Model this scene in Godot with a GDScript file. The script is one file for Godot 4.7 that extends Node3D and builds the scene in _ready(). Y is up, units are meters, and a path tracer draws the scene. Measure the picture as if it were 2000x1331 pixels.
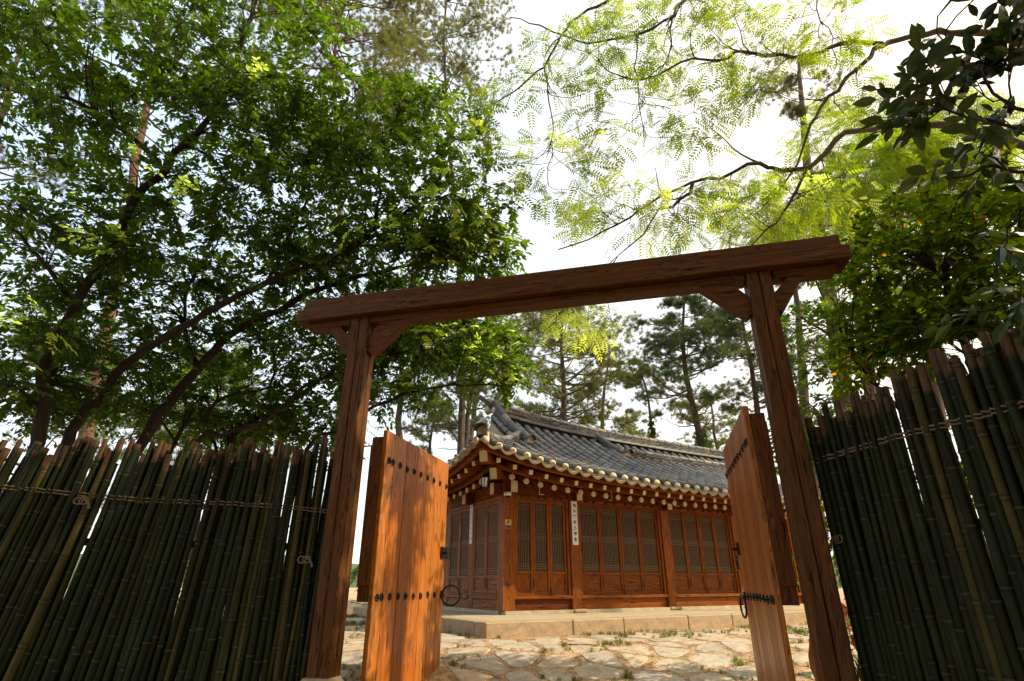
extends Node3D
# A timber gate between bamboo fences, a tiled wooden house in the yard behind it, trees all round. Units are metres, y up.

const EYE := Vector3(0, 0.7, 0)
var rng := RandomNumberGenerator.new()
var M := {}
var used := {}


# ---------------------------------------------------------------- mesh building
class MB:
	var v := PackedVector3Array()
	var n := PackedVector3Array()
	var t := PackedVector2Array()
	var c := PackedColorArray()
	var i := PackedInt32Array()
	var col := Color.WHITE

	func vert(p: Vector3, nn: Vector3, uv := Vector2.ZERO) -> int:
		v.append(p); n.append(nn); t.append(uv); c.append(col)
		return v.size() - 1

	func tri(a: int, b: int, d: int) -> void:
		if (v[b] - v[a]).cross(v[d] - v[a]).dot(n[a] + n[b] + n[d]) > 0.0:
			i.append(a); i.append(d); i.append(b)
		else:
			i.append(a); i.append(b); i.append(d)

	func face(pts: Array, nn: Vector3, uvs: Array = []) -> void:
		var f := v.size()
		for k in pts.size():
			vert(pts[k], nn, uvs[k] if uvs.size() else Vector2(pts[k].x, pts[k].y))
		for k in range(1, pts.size() - 1):
			tri(f, f + k, f + k + 1)

	func box(xf: Transform3D, s: Vector3, ch := 0.004, uvo := Vector2.ZERO) -> void:
		var h := s * 0.5
		var la := 0
		if s.y >= s.x and s.y >= s.z: la = 1
		elif s.z >= s.x: la = 2
		var q := Vector3(h.x - ch, h.y - ch, h.z - ch)
		var cor := {}
		for sx in [-1, 1]:
			for sy in [-1, 1]:
				for sz in [-1, 1]:
					var sg := Vector3(sx, sy, sz)
					for ax in 3:
						var p := sg * q
						p[ax] = sg[ax] * h[ax]
						cor[[sx, sy, sz, ax]] = p
		for ax in 3:
			var u := (ax + 1) % 3
			var w := (ax + 2) % 3
			var lu := la
			var ou := u
			if la == ax:
				lu = w
			elif la == u:
				ou = w
			for sg in [-1, 1]:
				var pts := []
				var uvs := []
				for k in [[-1, -1], [1, -1], [1, 1], [-1, 1]]:
					var key := [0, 0, 0, ax]
					key[ax] = sg; key[u] = k[0]; key[w] = k[1]
					var p: Vector3 = cor[key]
					pts.append(xf * p)
					uvs.append(uvo + Vector2(p[ou] + 0.37 * ax + 0.21 * sg, p[lu]))
				var nn := Vector3.ZERO
				nn[ax] = sg
				face(pts, (xf.basis * nn).normalized(), uvs)
		if ch <= 0.0:
			return
		for ax in 3:  # edges along axis ax
			var u := (ax + 1) % 3
			var w := (ax + 2) % 3
			for su in [-1, 1]:
				for sw in [-1, 1]:
					var pts := []
					var uvs := []
					for k in [[-1, u], [1, u], [1, w], [-1, w]]:
						var key := [0, 0, 0, k[1]]
						key[ax] = k[0]; key[u] = su; key[w] = sw
						var p: Vector3 = cor[key]
						pts.append(xf * p)
						uvs.append(uvo + Vector2(p[u] + p[w] + 0.1, p[la]))
					var nn := Vector3.ZERO
					nn[u] = su; nn[w] = sw
					face(pts, (xf.basis * nn).normalized(), uvs)
		for sx in [-1, 1]:
			for sy in [-1, 1]:
				for sz in [-1, 1]:
					face([xf * (cor[[sx, sy, sz, 0]] as Vector3), xf * (cor[[sx, sy, sz, 1]] as Vector3), xf * (cor[[sx, sy, sz, 2]] as Vector3)], (xf.basis * Vector3(sx, sy, sz)).normalized(), [uvo, uvo, uvo])

	func tube(path: PackedVector3Array, rad: PackedFloat32Array, sides := 8, capped := true, squash := 1.0) -> void:
		var m := path.size()
		var up := Vector3.UP
		var d0 := (path[1] - path[0]).normalized()
		if absf(d0.dot(up)) > 0.9: up = Vector3.RIGHT
		var side := d0.cross(up).normalized()
		var len := 0.0
		var first := v.size()
		var uo := path[0].x * 0.7 + path[0].z
		for k in m:
			var d := (path[mini(k + 1, m - 1)] - path[maxi(k - 1, 0)]).normalized()
			side = (side - d * side.dot(d)).normalized()
			var bn := d.cross(side)
			if k > 0: len += path[k].distance_to(path[k - 1])
			for s in sides + 1:
				var a := TAU * s / sides
				var dir := side * cos(a) + bn * sin(a) * squash
				vert(path[k] + dir * rad[k], dir.normalized(), Vector2(uo + float(s) / sides * maxf(0.05, rad[0] * 6.0), len))
		for k in m - 1:
			for s in sides:
				var a := first + k * (sides + 1) + s
				var b := a + sides + 1
				tri(a, b, a + 1)
				tri(a + 1, b, b + 1)
		if capped:
			for e in [0, m - 1]:
				if rad[e] < 0.003: continue
				var d := (path[1] - path[0]).normalized() * -1.0 if e == 0 else (path[m - 1] - path[m - 2]).normalized()
				var pts := []
				var uvs := []
				for s in sides:
					var p := v[first + e * (sides + 1) + s]
					pts.append(p); uvs.append(Vector2(p.x, p.z))
				face(pts, d, uvs)

	func prism(poly: PackedVector2Array, depth: float, xf: Transform3D, uvo := Vector2.ZERO, turned := false) -> void:
		var idx := Geometry2D.triangulate_polygon(poly)
		for sg in [-1.0, 1.0]:
			var f := v.size()
			for p in poly:
				vert(xf * Vector3(p.x, p.y, sg * depth * 0.5), xf.basis * Vector3(0, 0, sg), uvo + (Vector2(p.y, p.x) if turned else p))
			for k in range(0, idx.size(), 3):
				tri(f + idx[k], f + idx[k + 1], f + idx[k + 2])
		var area := 0.0
		for k in poly.size():
			var a := poly[k]
			var b := poly[(k + 1) % poly.size()]
			area += a.x * b.y - a.y * b.x
		for k in poly.size():
			var a := poly[k]
			var b := poly[(k + 1) % poly.size()]
			var e := b - a
			var nn := Vector3(e.y, -e.x, 0).normalized() * signf(area)
			var l := e.length()
			face([xf * Vector3(a.x, a.y, -depth * 0.5), xf * Vector3(b.x, b.y, -depth * 0.5), xf * Vector3(b.x, b.y, depth * 0.5), xf * Vector3(a.x, a.y, depth * 0.5)], xf.basis * nn, [uvo, uvo + Vector2(0, l), uvo + Vector2(depth, l), uvo + Vector2(depth, 0)])

	func lathe(prof: Array, sides: int, xf: Transform3D) -> void:
		var first := v.size()
		for k in prof.size():
			var p: Vector2 = prof[k]
			var a: Vector2 = prof[maxi(k - 1, 0)]
			var b: Vector2 = prof[mini(k + 1, prof.size() - 1)]
			var d := (b - a).normalized()
			for s in sides + 1:
				var an := TAU * s / sides
				var nn := Vector3(cos(an) * d.y, -d.x, sin(an) * d.y)
				vert(xf * Vector3(cos(an) * p.x, p.y, sin(an) * p.x), (xf.basis * nn).normalized(), Vector2(float(s) / sides, p.y))
		for k in prof.size() - 1:
			for s in sides:
				var a := first + k * (sides + 1) + s
				var b := a + sides + 1
				tri(a, b, a + 1)
				tri(a + 1, b, b + 1)

	func ball(xf: Transform3D, r: Vector3, rings := 6, sides := 10, rough := 0.0, seed_ := 0) -> void:
		var first := v.size()
		var h := FastNoiseLite.new()
		h.seed = seed_; h.frequency = 0.9
		for k in rings + 1:
			var th := PI * k / rings
			for s in sides + 1:
				var an := TAU * (s % sides) / sides
				var d := Vector3(sin(th) * cos(an), cos(th), sin(th) * sin(an))
				var w := 1.0 + rough * h.get_noise_3dv(d * 1.4)
				vert(xf * (d * r * w), (xf.basis * (d / r)).normalized(), Vector2(float(s) / sides, float(k) / rings))
		for k in rings:
			for s in sides:
				var a := first + k * (sides + 1) + s
				var b := a + sides + 1
				tri(a, b, a + 1)
				tri(a + 1, b, b + 1)

	func sheet(grid: Array, uvscale := 1.0) -> void:  # grid of rows of Vector3, smooth normals
		var first := v.size()
		var rows := grid.size()
		var cols: int = grid[0].size()
		for r in rows:
			for q in cols:
				var p: Vector3 = grid[r][q]
				var du: Vector3 = grid[r][mini(q + 1, cols - 1)] - grid[r][maxi(q - 1, 0)]
				var dv: Vector3 = grid[mini(r + 1, rows - 1)][q] - grid[maxi(r - 1, 0)][q]
				var nn := dv.cross(du).normalized()
				if nn.y < 0.0: nn = -nn
				vert(p, nn, Vector2(p.x, p.z) * uvscale)
		for r in rows - 1:
			for q in cols - 1:
				var a := first + r * cols + q
				tri(a, a + 1, a + cols)
				tri(a + 1, a + cols + 1, a + cols)

	func mesh(m: Material = null) -> ArrayMesh:
		return into(ArrayMesh.new(), m)

	func into(am: ArrayMesh, m: Material) -> ArrayMesh:
		if v.is_empty():
			return am
		var arr := []
		arr.resize(Mesh.ARRAY_MAX)
		arr[Mesh.ARRAY_VERTEX] = v
		arr[Mesh.ARRAY_NORMAL] = n
		arr[Mesh.ARRAY_TEX_UV] = t
		arr[Mesh.ARRAY_COLOR] = c
		arr[Mesh.ARRAY_INDEX] = i
		am.add_surface_from_arrays(Mesh.PRIMITIVE_TRIANGLES, arr)
		if m: am.surface_set_material(am.get_surface_count() - 1, m)
		return am


# ---------------------------------------------------------------- naming
func numbered(called: String) -> String:
	used[called] = used.get(called, -1) + 1
	return called if used[called] == 0 else "%s_%03d" % [called, used[called]]


func child_name(parent: Node, called: String) -> String:
	var seen: Dictionary = parent.get_meta("seen_names", {})
	seen[called] = seen.get(called, -1) + 1
	parent.set_meta("seen_names", seen)
	return called if seen[called] == 0 else "%s_%03d" % [called, seen[called]]


func tag(o: Node, label: String, category: String, group := "") -> void:
	o.set_meta("label", label)
	o.set_meta("category", category)
	if group: o.set_meta("group", group)


func thing(called: String, label: String, category: String, at := Transform3D.IDENTITY, group := "") -> Node3D:
	var o := Node3D.new()
	o.name = numbered(called)
	o.transform = at
	add_child(o)
	tag(o, label, category, group)
	return o


func part(called: String, m: Mesh, parent: Node, at := Transform3D.IDENTITY, mat: Material = null) -> MeshInstance3D:
	var o := MeshInstance3D.new()
	o.name = numbered(called) if parent == self else child_name(parent, called)
	o.mesh = m
	o.transform = at
	if mat: o.material_override = mat
	parent.add_child(o)
	return o


func holder(called: String, parent: Node, at := Transform3D.IDENTITY) -> Node3D:
	var o := Node3D.new()
	o.name = child_name(parent, called)
	o.transform = at
	parent.add_child(o)
	return o


func bx(called: String, s: Vector3, at: Vector3, mat: Material, parent: Node, ch := 0.004, rot := Vector3.ZERO) -> MeshInstance3D:
	var b := MB.new()
	b.box(Transform3D.IDENTITY, s, ch, Vector2(rng.randf() * 3.0, rng.randf() * 3.0))
	return part(called, b.mesh(mat), parent, Transform3D(Basis.from_euler(rot), at))


func copies(called: String, m: Mesh, buf: PackedFloat32Array, parent: Node, mat: Material, kind := "stuff") -> MultiMeshInstance3D:
	var mm := MultiMesh.new()
	mm.transform_format = MultiMesh.TRANSFORM_3D
	mm.use_colors = true
	mm.mesh = m
	mm.instance_count = buf.size() / 16
	mm.buffer = buf
	var o := MultiMeshInstance3D.new()
	o.name = numbered(called) if parent == self else child_name(parent, called)
	o.multimesh = mm
	o.material_override = mat
	if kind: o.set_meta("kind", kind)
	parent.add_child(o)
	return o


func push(buf: PackedFloat32Array, b: Basis, o: Vector3, c: Color) -> void:
	buf.append_array(PackedFloat32Array([b.x.x, b.y.x, b.z.x, o.x, b.x.y, b.y.y, b.z.y, o.y, b.x.z, b.y.z, b.z.z, o.z, c.r, c.g, c.b, 1.0]))


func look(z: Vector3, y: Vector3, s := 1.0) -> Basis:  # z along the thing, y roughly its up
	var zz := z.normalized()
	var xx := y.cross(zz)
	if xx.length() < 0.01: xx = Vector3(1, 0.1, 0).cross(zz)
	xx = xx.normalized()
	return Basis(xx * s, zz.cross(xx) * s, zz * s)


func rv() -> Vector3:
	while true:
		var p := Vector3(rng.randf_range(-1, 1), rng.randf_range(-1, 1), rng.randf_range(-1, 1))
		if p.length_squared() <= 1.0: return p
	return Vector3.ZERO


# ---------------------------------------------------------------- materials
func std(c: Color, rough := 0.8, tex: Texture2D = null, uv := Vector3.ONE) -> StandardMaterial3D:
	var m := StandardMaterial3D.new()
	m.albedo_color = c.linear_to_srgb()
	m.roughness = rough
	if tex:
		m.albedo_texture = tex
		m.uv1_scale = uv
	return m


func noise(freq: float, seed_: int, oct := 3) -> FastNoiseLite:
	var f := FastNoiseLite.new()
	f.noise_type = FastNoiseLite.TYPE_SIMPLEX_SMOOTH
	f.frequency = freq
	f.seed = seed_
	f.fractal_octaves = oct
	return f


func wood_images() -> Array:
	var w := 384
	var h := 768
	var col := Image.create(w, h, false, Image.FORMAT_RGB8)
	var hgt := Image.create(w, h, false, Image.FORMAT_RGB8)
	var n1 := noise(1.0, 3, 2)
	var n2 := noise(1.0, 8, 2)
	var n3 := noise(1.0, 11, 3)
	var knots := [Vector2(0.2, 0.15), Vector2(0.7, 0.42), Vector2(0.38, 0.71), Vector2(0.9, 0.88)]
	for y in h:
		for x in w:
			var u := float(x) / w
			var q := float(y) / h
			var ca := Vector2(cos(u * TAU), sin(u * TAU))
			var cb := Vector2(cos(q * TAU), sin(q * TAU))
			var warp := n1.get_noise_3d(ca.x * 0.55 + 3.0, ca.y * 0.55, cb.x * 0.5 + cb.y * 0.37) * 1.1
			var ring := u * 9.0 + warp * 3.2
			var dark := 0.0
			for kn in knots:
				var dx: float = u - kn.x
				var dy: float = q - kn.y
				dx -= roundf(dx); dy -= roundf(dy)
				var d := sqrt(dx * dx * 1.0 + dy * dy * 0.9)
				ring += 1.6 * exp(-d * d * 260.0) * signf(dx + 0.0001) + 0.9 * exp(-d * d * 90.0)
				dark = maxf(dark, exp(-(dx * dx * 1500.0 + dy * dy * 2200.0)))
			var fr := ring - floorf(ring)
			var late := pow(fr, 2.2) * (1.0 if fr < 0.93 else (1.0 - fr) / 0.07)
			var fibre := n2.get_noise_3d(ca.x * 9.0, ca.y * 9.0, cb.x * 1.3 + cb.y * 1.1) * 0.5 + n3.get_noise_3d(u * 110.0, cb.x * 2.0, cb.y * 2.0) * 0.22
			var blotch := n3.get_noise_3d(ca.x * 0.8, ca.y * 0.8, cb.x * 0.9 + 5.0)
			var crack := n3.get_noise_3d(u * 26.0 + warp, cb.x * 0.8 + 9.0, cb.y * 0.8)
			var cr := (1.0 - smoothstep(0.0, 0.035, absf(crack))) * smoothstep(0.0, 0.3, n1.get_noise_3d(ca.x * 2.0, ca.y * 2.0, cb.x * 1.6 + cb.y))
			var g := clampf(0.88 - cr * 0.5 - late * 0.34 + fibre * 0.16 + blotch * 0.14 - dark * 0.55, 0.1, 1.0)
			col.set_pixel(x, y, Color(g, g * (0.97 - 0.05 * late), g * (0.93 - 0.08 * late)))
			var hh := clampf(0.6 - late * 0.25 + fibre * 0.4, 0, 1)
			hgt.set_pixel(x, y, Color(hh, hh, hh))
	return [ImageTexture.create_from_image(col), ImageTexture.create_from_image(hgt)]


func blotch_images(seed_: int, f: Callable, size := 256, coarse := 3.0) -> ImageTexture:  # three seamless layers of noise
	var im := Image.create(size, size, false, Image.FORMAT_RGB8)
	var a := noise(coarse / size, seed_, 3).get_seamless_image(size, size)
	var b := noise(coarse * 5.0 / size, seed_ + 7, 3).get_seamless_image(size, size)
	var d := noise(coarse * 22.0 / size, seed_ + 9, 2).get_seamless_image(size, size)
	for y in size:
		for x in size:
			im.set_pixel(x, y, f.call(a.get_pixel(x, y).r - 0.5, b.get_pixel(x, y).r - 0.5, d.get_pixel(x, y).r - 0.5))
	return ImageTexture.create_from_image(im)


func leafmat(c: Color, back: float, rough := 0.45, tint := Color(1.0, 1.0, 0.55)) -> StandardMaterial3D:
	var m := std(c, rough)
	m.vertex_color_use_as_albedo = true
	m.cull_mode = BaseMaterial3D.CULL_DISABLED
	m.backlight_enabled = true
	m.backlight = Color(tint.r * back, tint.g * back, tint.b * back)
	return m


func make_materials() -> void:
	var wd := wood_images()
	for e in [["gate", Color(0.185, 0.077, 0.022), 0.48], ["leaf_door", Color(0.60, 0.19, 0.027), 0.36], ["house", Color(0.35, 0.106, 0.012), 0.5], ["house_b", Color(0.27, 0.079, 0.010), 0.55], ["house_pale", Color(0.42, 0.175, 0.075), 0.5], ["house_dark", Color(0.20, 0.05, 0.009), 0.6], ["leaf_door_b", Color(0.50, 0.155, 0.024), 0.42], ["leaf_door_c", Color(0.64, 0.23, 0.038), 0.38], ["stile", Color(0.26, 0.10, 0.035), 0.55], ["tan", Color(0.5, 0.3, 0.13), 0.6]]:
		var m := std(e[1], e[2], wd[0], Vector3(3.0, 0.38, 1))
		m.metallic_specular = 0.36 if (e[0] as String).begins_with("leaf_door") else 0.24
		m.heightmap_enabled = true
		m.heightmap_texture = wd[1]
		m.heightmap_scale = 0.12
		M[e[0]] = m
	M.mortar = std(Color(0.07, 0.063, 0.058), 0.95)
	M.cream = std(Color(0.78, 0.66, 0.44), 0.7, blotch_images(5, func(a, b, c): var g: float = clampf(0.9 + a * 0.12 + c * 0.06, 0, 1); return Color(g, g, g * 0.97), 128), Vector3(2, 2, 2))
	M.plaster = std(Color(0.76, 0.70, 0.57), 0.9, blotch_images(15, func(a, b, c): var g: float = clampf(0.82 + a * 0.25 + b * 0.2 + c * 0.08, 0.2, 1); return Color(g, g * 0.97, g * 0.92), 128), Vector3(2, 2, 2))
	for m in [M.cream, M.plaster]:
		m.uv1_triplanar = true
	var tile_tex := blotch_images(25, func(a, b, c): var g: float = clampf(0.72 + a * 0.3 + b * 0.22 + c * 0.14, 0.15, 1); return Color(g * (1.0 + 0.1 * a), g, g * (1.0 - 0.08 * a)), 256)
	for e in [["tile_a", Color(0.25, 0.246, 0.25)], ["tile_b", Color(0.35, 0.335, 0.315)], ["tile_c", Color(0.40, 0.33, 0.25)], ["tile_d", Color(0.17, 0.173, 0.186)], ["tile_f", Color(0.11, 0.105, 0.105)], ["tile_e", Color(0.40, 0.24, 0.15)]]:
		var m := std(e[1], 0.6, tile_tex, Vector3(3, 3, 3))
		m.uv1_triplanar = true
		m.uv1_world_triplanar = true
		M[e[0]] = m
	var st := blotch_images(35, func(a, b, c): var g: float = clampf(0.78 + a * 0.2 + b * 0.16 + c * 0.26, 0.1, 1); return Color(g, g * (0.97 - 0.04 * a), g * (0.92 - 0.08 * a)), 256)
	for e in [["granite", Color(0.68, 0.53, 0.36)], ["paver_a", Color(0.80, 0.74, 0.66)], ["paver_b", Color(0.70, 0.66, 0.61)], ["paver_c", Color(0.84, 0.74, 0.61)], ["daub", Color(0.78, 0.69, 0.53)], ["drip", Color(0.50, 0.42, 0.31)]]:
		var m := std(e[1], 0.9, st, Vector3(1.6, 1.6, 1.6))
		m.uv1_triplanar = true
		m.uv1_world_triplanar = true
		m.heightmap_enabled = true
		m.heightmap_texture = st
		m.heightmap_scale = 1.2
		M[e[0]] = m
	var gt := blotch_images(45, func(a, b, c):
		var s := Color(0.86, 0.75, 0.60)
		s = s.lerp(Color(0.70, 0.51, 0.39), clampf(b * 2.2 + 0.22, 0, 0.8))
		s = s.lerp(Color(0.45, 0.42, 0.27), clampf(a * 2.0 - 0.1, 0, 0.5))
		var g: float = 0.92 + c * 0.9
		return Color(clampf(s.r * g, 0, 1), clampf(s.g * g, 0, 1), clampf(s.b * g, 0, 1)), 768, 6.0)
	var gm := std(Color(0.86, 0.84, 0.80), 0.95, gt, Vector3(0.35, 0.35, 0.35))
	gm.uv1_triplanar = true
	gm.uv1_world_triplanar = true
	gm.heightmap_enabled = true
	gm.heightmap_texture = gt
	gm.heightmap_scale = 2.0
	M.ground = gm
	var bk := blotch_images(55, func(a, b, c): var g: float = clampf(0.62 + a * 0.3 + b * 0.35 + c * 0.2, 0.1, 1); return Color(g, g * 0.95, g * 0.9), 256)
	for e in [["bark", Color(0.085, 0.058, 0.045)], ["bark_pine", Color(0.20, 0.135, 0.10)], ["bark_grey", Color(0.23, 0.19, 0.155)], ["bark_red", Color(0.36, 0.20, 0.14)]]:
		var m := std(e[1], 0.9, bk, Vector3(1.5, 1.5, 1.5))
		m.uv1_scale = Vector3(3.0, 1.2, 1)
		m.heightmap_enabled = true
		m.heightmap_texture = bk
		m.heightmap_scale = 1.5
		M[e[0]] = m
	var bt := blotch_images(65, func(a, b, c): var g: float = clampf(0.80 + a * 0.22 + b * 0.16 + c * 0.08, 0.2, 1); return Color(g, g, g * 0.92), 256)
	var bm := std(Color(1, 1, 1), 0.55, bt, Vector3(2.0, 0.6, 1))
	bm.vertex_color_use_as_albedo = true
	bm.metallic_specular = 0.3
	M.bamboo = bm
	M.rope = std(Color(0.55, 0.44, 0.29), 0.95, bk, Vector3(30, 30, 1))
	M.iron = std(Color(0.018, 0.017, 0.016), 0.38)
	M.iron.metallic = 0.6
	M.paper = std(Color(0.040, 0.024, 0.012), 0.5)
	M.glass_dark = std(Color(0.022, 0.018, 0.013), 0.2)
	M.glass_dark.metallic_specular = 0.3
	M.lattice = std(Color(0.17, 0.095, 0.04), 0.6)
	M.lattice_pale = std(Color(0.27, 0.17, 0.10), 0.6)
	M.white = std(Color(0.82, 0.82, 0.80), 0.4)
	M.lamp_glass = std(Color(0.78, 0.80, 0.82), 0.35)
	M.lamp_glass.backlight_enabled = true
	M.lamp_glass.backlight = Color(0.5, 0.5, 0.5)
	M.black = std(Color(0.02, 0.02, 0.02), 0.5)
	M.green_leaf = leafmat(Color(0.122, 0.182, 0.048), 1.2, 0.45, Color(0.9, 1.0, 0.38))
	M.young_leaf = leafmat(Color(0.33, 0.41, 0.075), 1.2, 0.5, Color(0.95, 1.0, 0.42))
	M.hedge_leaf = leafmat(Color(0.11, 0.165, 0.04), 1.35, 0.3, Color(0.98, 1.0, 0.3))
	M.gloss_leaf = leafmat(Color(0.024, 0.058, 0.018), 0.3, 0.24, Color(0.85, 1.0, 0.3))
	M.needle = leafmat(Color(0.128, 0.168, 0.085), 1.0, 0.55, Color(1.0, 0.95, 0.6))
	M.grass = leafmat(Color(0.13, 0.19, 0.035), 0.7, 0.6)
	M.litter = leafmat(Color(0.42, 0.27, 0.17), 0.2, 0.9)
	M.petal = leafmat(Color(0.55, 0.22, 0.16), 0.5, 0.8)


# ---------------------------------------------------------------- vegetation
func oval_leaf(w := 0.5, bend := 0.14, fold := 0.08) -> ArrayMesh:
	var b := MB.new()
	var rows := [[0.0, 0.03], [0.22, w * 0.42], [0.5, w * 0.5], [0.78, w * 0.3], [1.0, 0.0]]
	var pts := []
	for r in rows:
		var z: float = r[0]
		var y := -bend * z * z
		pts.append([Vector3(-r[1], y + fold * r[1] / w, z), Vector3(0, y, z), Vector3(r[1], y + fold * r[1] / w, z)])
	for k in 4:
		for s in 2:
			var a: Vector3 = pts[k][s]
			var d: Vector3 = pts[k][s + 1]
			var e: Vector3 = pts[k + 1][s + 1]
			var g: Vector3 = pts[k + 1][s]
			var nn := (d - a).cross(g - a)
			if nn.length() < 1e-7: nn = (d - a).cross(e - a)
			nn = nn.normalized()
			if nn.y < 0: nn = -nn
			if k == 3: b.face([a, d, Vector3(0, -bend, 1)], nn)
			else: b.face([a, d, e, g], nn)
	return b.mesh()


func pinnate_leaf() -> ArrayMesh:  # one compound leaf, a metre long before scaling
	var b := MB.new()
	var path := PackedVector3Array()
	var rad := PackedFloat32Array()
	for k in 7:
		var z := k / 6.0
		path.append(Vector3(0.02 * sin(z * 4.0), -0.22 * z * z, z))
		rad.append(0.008 * (1.0 - 0.6 * z))
	b.tube(path, rad, 3, false)
	for k in 6:
		for s in [-1.0, 1.0]:
			var z := 0.2 + 0.74 * k / 5.0
			var o := Vector3(0, -0.22 * z * z, z)
			var l := 0.34 * (1.0 - 0.35 * absf(z - 0.5))
			var d := Vector3(s * 0.92, -0.25, 0.42).normalized() * l
			var w := Vector3(-d.z * s, 0, d.x * s).normalized() * 0.052
			var nn := d.cross(w).normalized()
			if nn.y < 0: nn = -nn
			b.face([o, o + d * 0.4 + w, o + d, o + d * 0.4 - w], nn)
	var o := path[6]
	b.face([o, o + Vector3(0.04, -0.02, 0.09), o + Vector3(0, -0.07, 0.22), o + Vector3(-0.04, -0.02, 0.09)], Vector3(0, 0.95, 0.3))
	return b.mesh()


func needle_tuft(seed_: int, count := 46, wide := 0.035, spread := 1.0) -> ArrayMesh:  # radius about one before scaling
	var r := RandomNumberGenerator.new()
	r.seed = seed_
	var b := MB.new()
	for k in count:
		var a := r.randf() * TAU
		var el := r.randf_range(-0.25, 1.3) * spread
		var d := Vector3(cos(a) * cos(el), sin(el), sin(a) * cos(el)) * r.randf_range(0.65, 1.0)
		var o := Vector3(r.randf_range(-0.2, 0.2), r.randf_range(-0.25, 0.2), r.randf_range(-0.2, 0.2))
		var w := d.cross(Vector3(r.randf() - 0.5, r.randf() - 0.5, r.randf() - 0.5)).normalized() * wide
		b.face([o - w, o + w, o + d], d.cross(w).normalized())
	return b.mesh()


func smooth_path(pts: Array, step := 0.16) -> PackedVector3Array:
	var out := PackedVector3Array()
	for k in pts.size() - 1:
		var a: Vector3 = pts[maxi(k - 1, 0)]
		var b: Vector3 = pts[k]
		var d: Vector3 = pts[k + 1]
		var e: Vector3 = pts[mini(k + 2, pts.size() - 1)]
		var m := maxi(2, int(b.distance_to(d) / step))
		for s in m:
			out.append(b.cubic_interpolate(d, a, e, float(s) / m))
	out.append(pts[-1])
	return out


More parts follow.
